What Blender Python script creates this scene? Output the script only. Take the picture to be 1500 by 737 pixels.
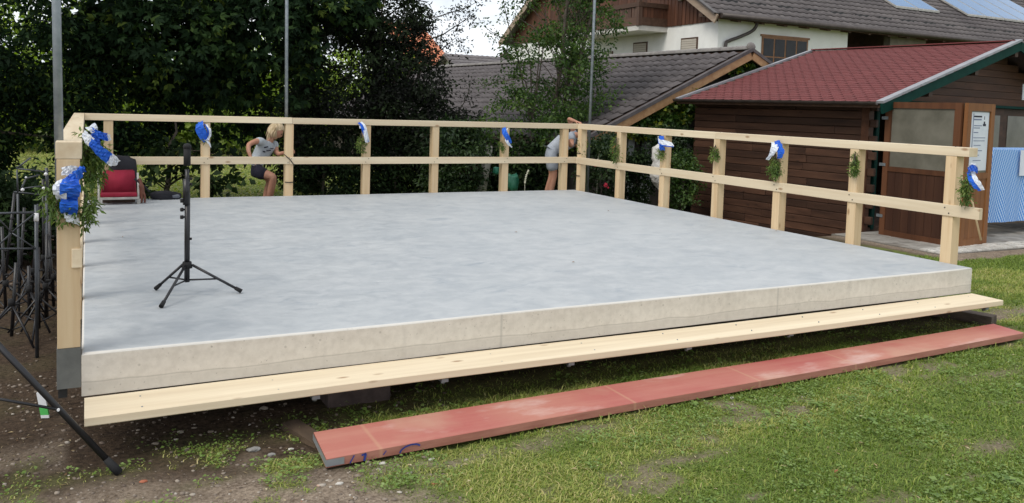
import bpy, bmesh, math, random
import numpy as np
from mathutils import Vector, Matrix
random.seed(7); rng = np.random.default_rng(11)
for o in list(bpy.data.objects): bpy.data.objects.remove(o)
S = bpy.context.scene
COL = S.collection
PI = math.pi
# ------------------------------------------------------------------ camera
FPX = 1216.9; YAW, PIT, ROL = .4744, .0645, .0308; CY = 235.0
CAM = np.array([.0234, -4.346, 1.225])
Fw = np.array([math.sin(YAW)*math.cos(PIT), math.cos(YAW)*math.cos(PIT), -math.sin(PIT)])
_r = np.array([math.cos(YAW), -math.sin(YAW), 0.]); _u = np.cross(_r, Fw)
Rt = _r*math.cos(ROL)+_u*math.sin(ROL); Up = -_r*math.sin(ROL)+_u*math.cos(ROL)
cd = bpy.data.cameras.new('camera'); cam = bpy.data.objects.new('camera', cd); COL.objects.link(cam)
cd.sensor_width = 36; cd.lens = 36*FPX/1500; cd.shift_y = -(368.5-CY)/1500
cd.clip_start = .05; cd.clip_end = 3000
M = Matrix(((Rt[0], Up[0], -Fw[0], CAM[0]), (Rt[1], Up[1], -Fw[1], CAM[1]), (Rt[2], Up[2], -Fw[2], CAM[2]), (0, 0, 0, 1)))
cam.matrix_world = M
S.camera = cam
S.render.resolution_x = 1024; S.render.resolution_y = 503
def ray(x, y): return Fw*FPX+Rt*(x-750)-Up*(y-CY)
def at(x, y, Y):                      # a point of the world on the upright plane Y that is seen at photo pixel x, y
    d = ray(x, y); return CAM+d*(Y-CAM[1])/d[1]
def atX(x, y, X):
    d = ray(x, y); return CAM+d*(X-CAM[0])/d[0]
def atZ(x, y, z):
    d = ray(x, y); return CAM+d*(z-CAM[2])/d[2]
G = -.45                              # ground level, slab top is 0
# ------------------------------------------------------------------ world, sun
SUN_EL, SUN_AZ = math.radians(48), math.radians(250)      # azimuth clockwise from +Y: from behind left of the camera
W = bpy.data.worlds.new('World'); S.world = W; W.use_nodes = True
nt = W.node_tree; nt.nodes.clear()
def N(nt, t, **k):
    n = nt.nodes.new(t)
    for a, b in k.items():
        if a == 'inp':
            for i, v in b.items(): n.inputs[i].default_value = v
        else: setattr(n, a, b)
    return n
sky = N(nt, 'ShaderNodeTexSky', sky_type='NISHITA', sun_disc=False, sun_elevation=SUN_EL, sun_rotation=SUN_AZ)
bg1 = N(nt, 'ShaderNodeBackground', inp={1: .10}); nt.links.new(sky.outputs[0], bg1.inputs[0])
tc = N(nt, 'ShaderNodeTexCoord')
mp = N(nt, 'ShaderNodeMapping', inp={3: (1, 1, 3.0)}); nt.links.new(tc.outputs['Generated'], mp.inputs[0])
nz = N(nt, 'ShaderNodeTexNoise', inp={'Scale': 3.2, 'Detail': 9., 'Roughness': .58}); nt.links.new(mp.outputs[0], nz.inputs['Vector'])
cr = N(nt, 'ShaderNodeValToRGB'); cr.color_ramp.elements[0].position = .30; cr.color_ramp.elements[1].position = .50
cr.color_ramp.elements[0].color = (.45, .45, .45, 1); cr.color_ramp.elements[1].color = (1, 1, 1, 1)
nt.links.new(nz.outputs[0], cr.inputs[0])
nz2 = N(nt, 'ShaderNodeTexNoise', inp={'Scale': 7., 'Detail': 8., 'Roughness': .6}); nt.links.new(mp.outputs[0], nz2.inputs['Vector'])
cr2 = N(nt, 'ShaderNodeValToRGB'); cr2.color_ramp.elements[0].position = .35; cr2.color_ramp.elements[1].position = .62
cr2.color_ramp.elements[0].color = (.58, .64, .71, 1); cr2.color_ramp.elements[1].color = (.93, .95, .98, 1)
nt.links.new(nz2.outputs[0], cr2.inputs[0])
bg2 = N(nt, 'ShaderNodeBackground', inp={1: .92}); nt.links.new(cr2.outputs[0], bg2.inputs[0])
mx = N(nt, 'ShaderNodeMixShader'); nt.links.new(cr.outputs[0], mx.inputs[0]); nt.links.new(bg1.outputs[0], mx.inputs[1]); nt.links.new(bg2.outputs[0], mx.inputs[2])
wo = N(nt, 'ShaderNodeOutputWorld'); nt.links.new(mx.outputs[0], wo.inputs[0])
sd = bpy.data.lights.new('sun', 'SUN'); sun = bpy.data.objects.new('sun', sd); COL.objects.link(sun)
sd.energy = 1.3; sd.angle = math.radians(26); sd.color = (1., .94, .84)
sdir = Vector((math.sin(SUN_AZ)*math.cos(SUN_EL), math.cos(SUN_AZ)*math.cos(SUN_EL), math.sin(SUN_EL)))
sun.rotation_euler = sdir.to_track_quat('Z', 'Y').to_euler(); sun.location = (0, 0, 30)
S.view_settings.view_transform = 'Standard'; S.view_settings.look = 'None'; S.view_settings.gamma = 1
S.view_settings.exposure = .55

# ------------------------------------------------------------------ helpers
def tag(o, label=None, cat=None, group=None, kind=None):
    if label: o['label'] = label
    if cat: o['category'] = cat
    if group: o['group'] = group
    if kind: o['kind'] = kind
    return o
def wloc(o):
    v = Vector((0, 0, 0))
    while o: v += o.location; o = o.parent
    return v
def empty(name, loc, label, cat, group=None):
    o = bpy.data.objects.new(name, None); COL.objects.link(o); o.location = Vector([float(c) for c in loc]); o.empty_display_size = .1
    return tag(o, label, cat, group)
class MB:
    def __init__(s): s.v = []; s.f = []; s.m = []; s.sm = []
    def add(s, vs, fs, m=0, smooth=False):
        b = len(s.v); s.v += [tuple(map(float, v)) for v in vs]
        for f in fs: s.f.append([b+i for i in f]); s.m.append(m); s.sm.append(smooth)
        return s
    def hexa(s, p, m=0):              # 8 corners: bottom four (ccw), top four
        return s.add(p, [(3, 2, 1, 0), (4, 5, 6, 7), (0, 1, 5, 4), (1, 2, 6, 5), (2, 3, 7, 6), (3, 0, 4, 7)], m)
    def box(s, a, b, m=0, bev=0):
        x0, x1 = sorted((a[0], b[0])); y0, y1 = sorted((a[1], b[1])); z0, z1 = sorted((a[2], b[2]))
        if bev:
            bm = bmesh.new(); bmesh.ops.create_cube(bm, size=1)
            for v in bm.verts: v.co = Vector(((x0+x1)/2+v.co.x*(x1-x0), (y0+y1)/2+v.co.y*(y1-y0), (z0+z1)/2+v.co.z*(z1-z0)))
            bmesh.ops.bevel(bm, geom=bm.edges[:], offset=bev, segments=2, affect='EDGES', profile=.6)
            s.bm(bm, m); return s
        return s.hexa([(x0, y0, z0), (x1, y0, z0), (x1, y1, z0), (x0, y1, z0), (x0, y0, z1), (x1, y0, z1), (x1, y1, z1), (x0, y1, z1)], m)
    def bm(s, bm, m=0, smooth=False):
        bm.verts.index_update(); s.add([v.co[:] for v in bm.verts], [[v.index for v in f.verts] for f in bm.faces], m, smooth); bm.free(); return s
    def beam(s, p, q, w, h, m=0, up=(0, 0, 1)):   # box beam from p to q, w across, h along up
        p = Vector(p); q = Vector(q); d = (q-p).normalized(); sx = d.cross(Vector(up))
        if sx.length < 1e-4: sx = Vector((1, 0, 0))
        sx.normalize(); uz = sx.cross(d).normalized(); sx *= w/2; uz *= h/2
        return s.hexa([p-sx-uz, p+sx-uz, q+sx-uz, q-sx-uz, p-sx+uz, p+sx+uz, q+sx+uz, q-sx+uz], m)
    def tube(s, pts, r, n=8, m=0, cap=True, smooth=True):
        pts = [Vector(p) for p in pts]; rr = r if hasattr(r, '__len__') else [r]*len(pts)
        b = len(s.v); prev = None
        for i, p in enumerate(pts):
            d = (pts[min(i+1, len(pts)-1)]-pts[max(i-1, 0)]).normalized()
            a = prev if prev is not None else (Vector((0, 0, 1)) if abs(d.z) < .9 else Vector((1, 0, 0)))
            x = (a-d*a.dot(d)).normalized(); prev = x; y = d.cross(x)
            for k in range(n):
                t = 2*PI*k/n; s.v.append(tuple(p+(x*math.cos(t)+y*math.sin(t))*rr[i]))
        for i in range(len(pts)-1):
            for k in range(n):
                s.f.append([b+i*n+k, b+i*n+(k+1) % n, b+(i+1)*n+(k+1) % n, b+(i+1)*n+k]); s.m.append(m); s.sm.append(smooth)
        if cap:
            s.f.append([b+k for k in range(n)][::-1]); s.m.append(m); s.sm.append(False)
            e = b+(len(pts)-1)*n; s.f.append([e+k for k in range(n)]); s.m.append(m); s.sm.append(False)
        return s
    def blob(s, c, r, m=0, sub=2, noise=.0, seed=0):
        bm = bmesh.new(); bmesh.ops.create_icosphere(bm, subdivisions=sub, radius=1)
        R = random.Random(seed)
        for v in bm.verts:
            k = 1+R.uniform(-noise, noise); v.co = Vector((c[0]+v.co.x*r[0]*k, c[1]+v.co.y*r[1]*k, c[2]+v.co.z*r[2]*k))
        return s.bm(bm, m, True)
    def mesh(s, name, mats, off=Vector((0, 0, 0))):
        me = bpy.data.meshes.new(name); me.from_pydata([(v[0]-off.x, v[1]-off.y, v[2]-off.z) for v in s.v], [], s.f)
        for mt in mats: me.materials.append(mt)
        me.polygons.foreach_set('material_index', s.m); me.polygons.foreach_set('use_smooth', s.sm); me.update()
        return me
    def build(s, name, mats, parent=None, label=None, cat=None, group=None, kind=None):
        if not isinstance(mats, (list, tuple)): mats = [mats]
        off = wloc(parent) if parent else Vector((0, 0, 0))
        if parent is None and cat and s.v:
            a = np.array(s.v); off = Vector(((a[:, 0].min()+a[:, 0].max())/2, (a[:, 1].min()+a[:, 1].max())/2, a[:, 2].min()))
        o = bpy.data.objects.new(name, s.mesh(name, mats, off)); COL.objects.link(o)
        if parent: o.parent = parent
        else: o.location = off
        return tag(o, label, cat, group, kind)
def place(name, me, loc, parent, mtx=None):    # a part that shares its mesh
    o = bpy.data.objects.new(name, me); COL.objects.link(o); o.parent = parent
    l = Vector(loc)-wloc(parent)
    if mtx is not None: m = mtx.to_4x4(); m.translation = l; o.matrix_local = m
    else: o.location = l
    return o
# ------------------------------------------------------------------ materials
def newmat(name):
    m = bpy.data.materials.new(name); m.use_nodes = True; t = m.node_tree; b = t.nodes['Principled BSDF']; return m, t, b
def c4(c): return (c[0], c[1], c[2], 1)
def pm(name, c1, c2=None, scale=6, stretch=(1, 1, 1), rough=.75, bump=.15, bscale=None, metal=0, lo=.35, hi=.65, detail=6, rnd=.0, spec=.4, c3=None, scale3=1.5, lo3=.55, hi3=.7, coords='Object', dist=.01):
    m, t, b = newmat(name); L = t.links.new
    b.inputs['Roughness'].default_value = rough; b.inputs['Metallic'].default_value = metal; b.inputs['Specular IOR Level'].default_value = spec
    tcn = N(t, 'ShaderNodeTexCoord'); oi = N(t, 'ShaderNodeObjectInfo')
    add = N(t, 'ShaderNodeVectorMath', operation='MULTIPLY_ADD'); L(tcn.outputs[coords], add.inputs[0]); add.inputs[1].default_value = (1, 1, 1)
    sc = N(t, 'ShaderNodeMath', operation='MULTIPLY', inp={1: 37.}); L(oi.outputs['Random'], sc.inputs[0]); L(sc.outputs[0], add.inputs[2])
    mpn = N(t, 'ShaderNodeMapping', inp={3: stretch}); L(add.outputs[0], mpn.inputs[0])
    n = N(t, 'ShaderNodeTexNoise', inp={'Scale': scale, 'Detail': float(detail), 'Roughness': .6}); L(mpn.outputs[0], n.inputs['Vector'])
    r = N(t, 'ShaderNodeValToRGB'); r.color_ramp.elements[0].position = lo; r.color_ramp.elements[1].position = hi
    r.color_ramp.elements[0].color = c4(c1); r.color_ramp.elements[1].color = c4(c2 or c1); L(n.outputs[0], r.inputs[0])
    col = r.outputs[0]
    if c3:
        n3 = N(t, 'ShaderNodeTexNoise', inp={'Scale': scale3, 'Detail': 5.}); L(mpn.outputs[0], n3.inputs['Vector'])
        r3 = N(t, 'ShaderNodeMapRange', inp={1: lo3, 2: hi3}); L(n3.outputs[0], r3.inputs[0])
        mxn = N(t, 'ShaderNodeMix', data_type='RGBA'); L(r3.outputs[0], mxn.inputs[0]); L(col, mxn.inputs[6]); mxn.inputs[7].default_value = c4(c3); col = mxn.outputs[2]
    if rnd:
        hs = N(t, 'ShaderNodeHueSaturation'); L(col, hs.inputs['Color'])
        mr = N(t, 'ShaderNodeMapRange', inp={3: 1-rnd, 4: 1+rnd}); L(oi.outputs['Random'], mr.inputs[0]); L(mr.outputs[0], hs.inputs['Value']); col = hs.outputs[0]
    L(col, b.inputs['Base Color'])
    if bump:
        n2 = N(t, 'ShaderNodeTexNoise', inp={'Scale': bscale or scale*4, 'Detail': 6.}); L(mpn.outputs[0], n2.inputs['Vector'])
        bp = N(t, 'ShaderNodeBump', inp={'Strength': bump, 'Distance': dist}); L(n2.outputs[0], bp.inputs['Height']); L(bp.outputs[0], b.inputs['Normal'])
    return m
def wood(name, c1, c2, axis, knot=None, rough=.65, rnd=.10, sc=14, nail=False):
    st = [1, 1, 1]; st[axis] = .045
    m = pm(name, c1, c2, scale=sc, stretch=tuple(st), rough=rough, bump=.12, rnd=rnd, lo=.3, hi=.72, spec=.3, dist=.004)
    if knot:
        t = m.node_tree; b = t.nodes['Principled BSDF']; L = t.links.new
        src = b.inputs['Base Color'].links[0].from_socket
        mpn = [n for n in t.nodes if n.type == 'VECT_MATH'][0]
        st2 = [8, 8, 8]; st2[axis] = 3.2
        mp2 = N(t, 'ShaderNodeMapping', inp={3: tuple(st2)}); L(mpn.outputs[0], mp2.inputs[0])
        v = N(t, 'ShaderNodeTexVoronoi', inp={'Scale': 1., 'Randomness': 1.}); L(mp2.outputs[0], v.inputs['Vector'])
        mr = N(t, 'ShaderNodeMapRange', inp={1: .10, 2: .04, 3: 0., 4: .75}); L(v.outputs['Distance'], mr.inputs[0])
        mr.inputs[1].default_value = .14; mr.inputs[2].default_value = .05
        mxn = N(t, 'ShaderNodeMix', data_type='RGBA'); L(mr.outputs[0], mxn.inputs[0]); L(src, mxn.inputs[6]); mxn.inputs[7].default_value = c4(knot)
        L(mxn.outputs[2], b.inputs['Base Color'])
    return m
PINE1, PINE2, KNOT = (.60, .475, .32), (.74, .64, .47), (.26, .13, .055)
M_px = wood('pine_along_x', PINE1, PINE2, 0, KNOT); M_py = wood('pine_along_y', PINE1, PINE2, 1, KNOT); M_pz = wood('pine_along_z', (.53, .37, .21), (.68, .54, .35), 2, KNOT)
M_plank = wood('pale_plank', (.60, .49, .34), (.75, .65, .48), 0, KNOT)
M_steel = pm('galvanised_steel', (.19, .22, .24), (.28, .31, .33), scale=18, rough=.5, metal=.6, bump=.03)
M_shoe = pm('dull_zinc', (.13, .135, .13), (.19, .195, .185), scale=8, rough=.6, metal=.3, bump=.05)
M_black = pm('black_paint', (.008, .008, .010), (.014, .014, .017), rough=.38, bump=.02, spec=.5)
M_blackr = pm('black_rubber', (.012, .012, .013), rough=.8, bump=.1)
M_gstand = pm('grey_painted_tube', (.04, .045, .052), (.08, .088, .10), rough=.4, metal=.3, bump=.03)
M_white = pm('white_plastic', (.75, .76, .78), rough=.5, bump=0)
M_dkmet = pm('dark_metal', (.03, .03, .032), (.05, .05, .05), rough=.5, metal=.4)
def tintmat(name, stops, trans=.35, rough=.5, spec=.35):
    m, t, b = newmat(name); L = t.links.new
    a = N(t, 'ShaderNodeAttribute', attribute_name='tint'); r = N(t, 'ShaderNodeValToRGB'); L(a.outputs['Fac'], r.inputs[0])
    cr_ = r.color_ramp
    for i, (p, c) in enumerate(stops):
        if i < 2: e = cr_.elements[i]; e.position = p
        else: e = cr_.elements.new(p)
        e.color = c4(c)
    L(r.outputs[0], b.inputs['Base Color']); b.inputs['Roughness'].default_value = rough; b.inputs['Specular IOR Level'].default_value = spec
    if trans:
        tr = N(t, 'ShaderNodeBsdfTranslucent'); hs = N(t, 'ShaderNodeHueSaturation', inp={'Saturation': 1.15, 'Value': 1.25}); L(r.outputs[0], hs.inputs['Color']); L(hs.outputs[0], tr.inputs[0])
        ms = N(t, 'ShaderNodeMixShader', inp={0: trans}); L(b.outputs[0], ms.inputs[1]); L(tr.outputs[0], ms.inputs[2])
        L(ms.outputs[0], t.nodes['Material Output'].inputs[0])
    return m
M_bark = pm('grey_brown_bark', (.05, .04, .03), (.12, .10, .08), scale=20, stretch=(1, 1, .25), bump=.6, rough=.9)
M_barkl = pm('pale_bark', (.20, .19, .16), (.32, .30, .26), scale=16, stretch=(1, 1, .5), bump=.4, rough=.9)
# ------------------------------------------------------------------ value noise (numpy)
_P = np.random.default_rng(5).random((256, 256))
def vnoise(x, y):
    xi = np.floor(x).astype(int); yi = np.floor(y).astype(int); fx = x-xi; fy = y-yi
    fx = fx*fx*(3-2*fx); fy = fy*fy*(3-2*fy)
    g = lambda a, b: _P[a & 255, b & 255]
    return (g(xi, yi)*(1-fx)+g(xi+1, yi)*fx)*(1-fy)+(g(xi, yi+1)*(1-fx)+g(xi+1, yi+1)*fx)*fy
def fbm(x, y, o=4):
    s = 0; a = .5; t = 0
    for i in range(o): s = s+a*vnoise(x*2**i+i*17.3, y*2**i+i*9.1); t += a; a *= .55
    return s/t
def sstep(a, b, x): t = np.clip((x-a)/(b-a), 0, 1); return t*t*(3-2*t)
def grass_amount(x, y):
    x = np.asarray(x, float); y = np.asarray(y, float)
    n = fbm(x*1.6+3.1, y*1.6+8.2, 4); n2 = fbm(x*5+1, y*5+2, 3)
    # soil on the left in front of the slab, its border slanting to the right towards the camera
    edge = 1.30+.12*(y+.8)
    a = sstep(-.30, .34, x-edge+(n-.5)*1.1+(n2-.5)*.5)
    left = .75*sstep(.50, .66, n2*.65+n*.35)                       # tufts on the soil
    g = np.maximum(a, left*.8)
    for cx, cy, rx, ry, k in ((.62, -.22, .22, .12, 1.), (.35, -.18, .10, .08, .7), (.02, -.38, .16, .07, .8), (-.36, .62, .18, .12, .9), (-.30, 1.1, .1, .1, .5), (.95, -.30, .16, .06, .7), (.16, -.36, .08, .05, .9), (.8, -.55, .12, .05, .45), (1.3, -.2, .4, .12, .8), (.5, -.62, .1, .03, .5)):
        g = np.maximum(g, k*np.exp(-(((x-cx)/rx)**2+((y-cy)/ry)**2))*np.clip(n2*2.1-.15, 0, 1.1))
    # worn strip beside the slab's right front corner
    d = np.hypot((x-7.3)/1.2, (y-.05)/.17); g = g*(1-.85*np.exp(-d**2*1.2)*(n2+.45))
    for cx, cy, rx, ry in ((4.2, -1.78, .22, .08), (2.35, -.75, .3, .06), (3.3, -.95, .35, .07), (1.9, -.85, .35, .08), (5.3, -1.0, .4, .06), (2.6, -1.25, .3, .05)):
        g = g*(1-.85*np.exp(-(((x-cx)/rx)**2+((y-cy)/ry)**2))*np.clip(n2*2.6-.35, 0, 1))
    g = g*(1-.75*sstep(.58, .70, fbm(x*2.7+21, y*3.6+5, 4)))
    under = (x > -.1) & (x < 6.7) & (y > -.15) & (y < 6.5)
    g = np.where(under, g*sstep(.35, -.15, y)*.6, g)
    # garden soil left of the slab and behind it
    soil = sstep(.25, -.05, x)*sstep(-.6, .1, y)*sstep(7.6, 6.2, y)
    g = g*(1-soil*.9)
    far = sstep(7.2, 8.3, y)*(1-.5*sstep(.55, .7, n)); g = np.maximum(g, far)
    g = np.maximum(g, sstep(8, 9, x)*sstep(2.2, 1.2, y))
    beds = sstep(6.8, 7.2, x)*sstep(2.6, 3.4, y)*sstep(9, 8, y)*sstep(12, 11, x); g = g*(1-beds*.9)
    pav = (y > 1.95+.0*x) & (x > 9.2) & (y < 8); g = np.where(pav, 0, g)
    return np.clip(g, 0, 1)
def ground_h(x, y):
    x = np.asarray(x, float); y = np.asarray(y, float)
    near = np.exp(-((x-3)**2+(y+0)**2)/120)
    dip = -.30*sstep(7.0, 8.0, x)*sstep(3.9, 4.7, y)*sstep(12, 10.6, x)*sstep(12, 10, y)
    return G+dip+near*((fbm(x*2.2, y*2.2, 3)-.5)*.035+(fbm(x*11+5, y*11, 3)-.5)*.016)
# ------------------------------------------------------------------ ground sheet
def axis(lo, hi, step, far, k=1.18):
    a = list(np.arange(lo, hi, step)); s = step; x = a[-1]
    while x < far: s *= k; x += s; a.append(x)
    s = step; x = a[0]; b = []
    while x > -far: s *= k; x -= s; b.append(x)
    return np.array(b[::-1]+a)
gx = axis(-1.2, 9, .035, 900); gy = axis(-2.8, 3.0, .035, 900)
X, Y = np.meshgrid(gx, gy, indexing='ij'); Z = ground_h(X, Y); nx, ny = X.shape
co = np.stack([X, Y, Z], -1).reshape(-1, 3)
ii = np.arange(nx*ny).reshape(nx, ny); quads = np.stack([ii[:-1, :-1], ii[1:, :-1], ii[1:, 1:], ii[:-1, 1:]], -1).reshape(-1, 4)
def np_mesh(name, co, faces, mats, attr=None, smooth=False):
    me = bpy.data.meshes.new(name); k = faces.shape[1]
    me.vertices.add(len(co)); me.vertices.foreach_set('co', co.astype(np.float32).ravel())
    me.loops.add(faces.size); me.loops.foreach_set('vertex_index', faces.astype(np.int32).ravel())
    me.polygons.add(len(faces)); me.polygons.foreach_set('loop_start', np.arange(0, faces.size, k, dtype=np.int32))
    if smooth: me.polygons.foreach_set('use_smooth', np.ones(len(faces), bool))
    for m in mats: me.materials.append(m)
    if attr:
        for nme, val in attr.items():
            a = me.attributes.new(nme, 'FLOAT', 'POINT'); a.data.foreach_set('value', val.astype(np.float32).ravel())
    me.update(calc_edges=True); me.validate(); return me
m, t, b = newmat('ground_soil_and_turf'); L = t.links.new
a = N(t, 'ShaderNodeAttribute', attribute_name='grass'); tcn = N(t, 'ShaderNodeTexCoord')
def nramp(scale, c1, c2, lo=.35, hi=.65, det=8.):
    n = N(t, 'ShaderNodeTexNoise', inp={'Scale': scale, 'Detail': det, 'Roughness': .65}); L(tcn.outputs['Object'], n.inputs['Vector'])
    r = N(t, 'ShaderNodeValToRGB'); r.color_ramp.elements[0].position = lo; r.color_ramp.elements[1].position = hi
    r.color_ramp.elements[0].color = c4(c1); r.color_ramp.elements[1].color = c4(c2); L(n.outputs[0], r.inputs[0]); return r.outputs[0]
soil = nramp(9, (.11, .077, .052), (.31, .24, .175)); soil2 = nramp(60, (.06, .042, .03), (.44, .36, .28))
mxs0 = N(t, 'ShaderNodeMix', data_type='RGBA', inp={0: .5}); L(soil, mxs0.inputs[6]); L(soil2, mxs0.inputs[7])
humus_and_shade = nramp(40, (.020, .0135, .009), (.115, .078, .052), .3, .75); atd = N(t, 'ShaderNodeAttribute', attribute_name='trodden')  # dark soil; below slab and plank it paints in their shade too
mxs = N(t, 'ShaderNodeMix', data_type='RGBA'); L(atd.outputs['Fac'], mxs.inputs[0]); L(humus_and_shade, mxs.inputs[6]); L(mxs0.outputs[2], mxs.inputs[7])
turf = nramp(1.3, (.12, .18, .03), (.20, .26, .05)); turf2 = nramp(90, (.05, .06, .02), (.17, .19, .06))
mxt = N(t, 'ShaderNodeMix', data_type='RGBA', inp={0: .55}); L(turf, mxt.inputs[6]); L(turf2, mxt.inputs[7])
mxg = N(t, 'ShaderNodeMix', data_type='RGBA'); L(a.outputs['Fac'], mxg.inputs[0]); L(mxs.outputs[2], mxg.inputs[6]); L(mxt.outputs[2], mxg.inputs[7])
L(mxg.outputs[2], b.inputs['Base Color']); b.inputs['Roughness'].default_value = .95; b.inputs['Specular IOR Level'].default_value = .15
nb = N(t, 'ShaderNodeTexNoise', inp={'Scale': 55., 'Detail': 8., 'Roughness': .7}); L(tcn.outputs['Object'], nb.inputs['Vector'])
bp = N(t, 'ShaderNodeBump', inp={'Strength': .7, 'Distance': .02}); L(nb.outputs[0], bp.inputs['Height']); L(bp.outputs[0], b.inputs['Normal'])
M_ground = m
def trodden(x, y):  # left out under slab and plank, where dark soil paints their shade
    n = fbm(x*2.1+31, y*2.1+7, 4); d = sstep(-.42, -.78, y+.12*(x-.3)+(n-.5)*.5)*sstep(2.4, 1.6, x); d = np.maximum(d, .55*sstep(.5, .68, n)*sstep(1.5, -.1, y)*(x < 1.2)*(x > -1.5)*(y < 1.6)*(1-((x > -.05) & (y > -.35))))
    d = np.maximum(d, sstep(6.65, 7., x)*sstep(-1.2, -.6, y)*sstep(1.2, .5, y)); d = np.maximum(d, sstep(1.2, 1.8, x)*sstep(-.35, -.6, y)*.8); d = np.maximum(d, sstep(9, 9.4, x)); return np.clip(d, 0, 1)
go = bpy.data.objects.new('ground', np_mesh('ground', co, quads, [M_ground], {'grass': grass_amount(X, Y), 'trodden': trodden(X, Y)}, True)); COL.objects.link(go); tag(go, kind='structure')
# ------------------------------------------------------------------ leaves
def nrm(v): return v/np.maximum(np.linalg.norm(v, axis=-1, keepdims=True), 1e-9)
def leaf_geo(pos, d, n, L_, W_, tint, fold=.25):
    """one folded leaf of two triangles each side of its midrib (4 tris when wide)"""
    d = nrm(d); s = nrm(np.cross(d, n)); n2 = np.cross(s, d)
    L_ = L_[:, None]; W_ = W_[:, None]
    base = pos; tip = pos+d*L_-n2*L_*.12
    lft = pos+d*L_*.48-s*W_*.5+n2*W_*fold; rgt = pos+d*L_*.48+s*W_*.5+n2*W_*fold
    k = len(pos); co = np.stack([base, rgt, tip, lft], 1).reshape(-1, 3)
    i = np.arange(k)*4; f = np.concatenate([np.stack([i, i+1, i+2], 1), np.stack([i, i+2, i+3], 1)])
    return co, f, np.repeat(tint, 4)
def leaves_obj(name, geos, mat, parent=None, **kw):
    co = []; fs = []; ti = []; b = 0
    for c, f, t_ in geos: co.append(c); fs.append(f+b); ti.append(t_); b += len(c)
    co = np.concatenate(co); fs = np.concatenate(fs); ti = np.concatenate(ti)
    off = wloc(parent) if parent else Vector((0, 0, 0))
    co = co-np.array(off)
    o = bpy.data.objects.new(name, np_mesh(name, co, fs, [mat], {'tint': ti})); COL.objects.link(o)
    if parent: o.parent = parent
    return tag(o, **kw)
def clump_leaves(cent, rad, per, size, asp, droop=.3, tint_c=None, flat=.6, r=rng, seed_t=.5, compound=0):
    """leaves gathered round clump centres; cent (N,3), rad (N,)"""
    N_ = len(cent); idx = np.repeat(np.arange(N_), per); k = len(idx)
    g = r.normal(size=(k, 3)); g = g/np.linalg.norm(g, axis=1, keepdims=True)*(r.random((k, 1))**.45)
    g[:, 2] *= flat
    pos = cent[idx]+g*rad[idx][:, None]
    d = nrm(g+r.normal(size=(k, 3))*.6+np.array([0, 0, -droop]))
    n = nrm(r.normal(size=(k, 3))*.75+np.array([0, 0, .7])+g*.5)
    tc_ = tint_c[idx] if tint_c is not None else seed_t
    tint = np.clip(tc_+r.normal(size=k)*.13, 0, 1)
    sz = size*(.7+r.random(k)*.6)
    out = []
    if compound:                      # palmate leaf: several leaflets from one point
        s = nrm(np.cross(d, n))
        for j in range(compound):
            an = (j-(compound-1)/2)*(2.3/compound)
            dd = d*math.cos(an)+s*math.sin(an); out.append(leaf_geo(pos, dd, n, sz*(1-.25*abs(an)), sz*asp, np.clip(tint+r.normal(size=k)*.04, 0, 1), .12))
    else: out.append(leaf_geo(pos, d, n, sz, sz*asp, tint))
    return out
def ell_clumps(ells, n, r=rng, shell=.5, thresh=.0, fs=1.1):
    vol = np.array([e[3]*e[4]*e[5] for e in ells])**.75; cnt = np.maximum((vol/vol.sum()*n).astype(int), 3); P = []
    for e, c in zip(ells, cnt):
        g = nrm(r.normal(size=(c, 3)))*(shell+(1-shell)*r.random((c, 1)))**(.6)
        p = np.array(e[:3])+g*np.array(e[3:6]); P.append(p)
    P = np.concatenate(P)
    if thresh: P = P[fbm(P[:, 0]*fs+P[:, 1]*.7, P[:, 2]*fs+P[:, 1]*.9) > thresh]
    return P
def limbs(mb, base, top, tips, r0, r=random, n=6, m=0, lean=None):
    """tapered trunk from base to top with limbs to the tips"""
    base = Vector(base); top = Vector(top); K = 7; pts = []; rr = []
    for i in range(K+1):
        f = i/K; w = Vector((r.uniform(-1, 1), r.uniform(-1, 1), 0))*r0*(.9 if 0 < i < K else 0)
        pts.append(base.lerp(top, f)+w); rr.append(r0*(1-.72*f)*(1.25 if i == 0 else 1))
    mb.tube(pts, rr, n=9, m=m)
    for tp in tips:
        tp = Vector(tp); f = min(.95, max(.15, ((tp.z-base.z)/(top.z-base.z))*.75)); i = int(f*K); st = pts[i].lerp(pts[min(i+1, K)], f*K-i)
        mid = st.lerp(tp, .5)+Vector((r.uniform(-.1, .1), r.uniform(-.1, .1), .12*(tp-st).length)); rs = r0*.28*(1-.5*f)
        mb.tube([st, st.lerp(mid, .5)+Vector((0, 0, .05)), mid, tp], [rs, rs*.75, rs*.5, .006], n=5, m=m, cap=False)
def tree(name, loc, top, r0, ells, n, per, size, asp, mat, label, cat='tree', rad=(.18, .4), seed=1, nl=18, bark=None, compound=0, droop=.35, thresh=0, group=None, shell=.5, stems=1, flat=.6, extra=None):
    r = np.random.default_rng(seed); R = random.Random(seed)
    root = empty(name, loc, label, cat, group)
    P = ell_clumps(ells, n, r, shell, thresh)
    if extra is not None: P = np.concatenate([P, extra])
    P = P[P[:, 2] > G+.05]
    tr = r.uniform(.15, .85, len(P)); rd = r.uniform(rad[0], rad[1], len(P))
    mb = MB()
    for s_ in range(stems):
        o_ = Vector((R.uniform(-.12, .12), R.uniform(-.12, .12), 0)) if stems > 1 else Vector((0, 0, 0))
        tips = P[r.choice(len(P), min(nl, len(P)), replace=False)]
        limbs(mb, Vector(loc)+o_+Vector((0, 0, -.05)), Vector(top)+o_*5, tips, r0, R)
    mb.build('trunk', bark or M_bark, root)
    leaves_obj('crown', clump_leaves(P, rd, per, size, asp, droop, tr, flat, r, compound=compound), mat, root)
    return root
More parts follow.
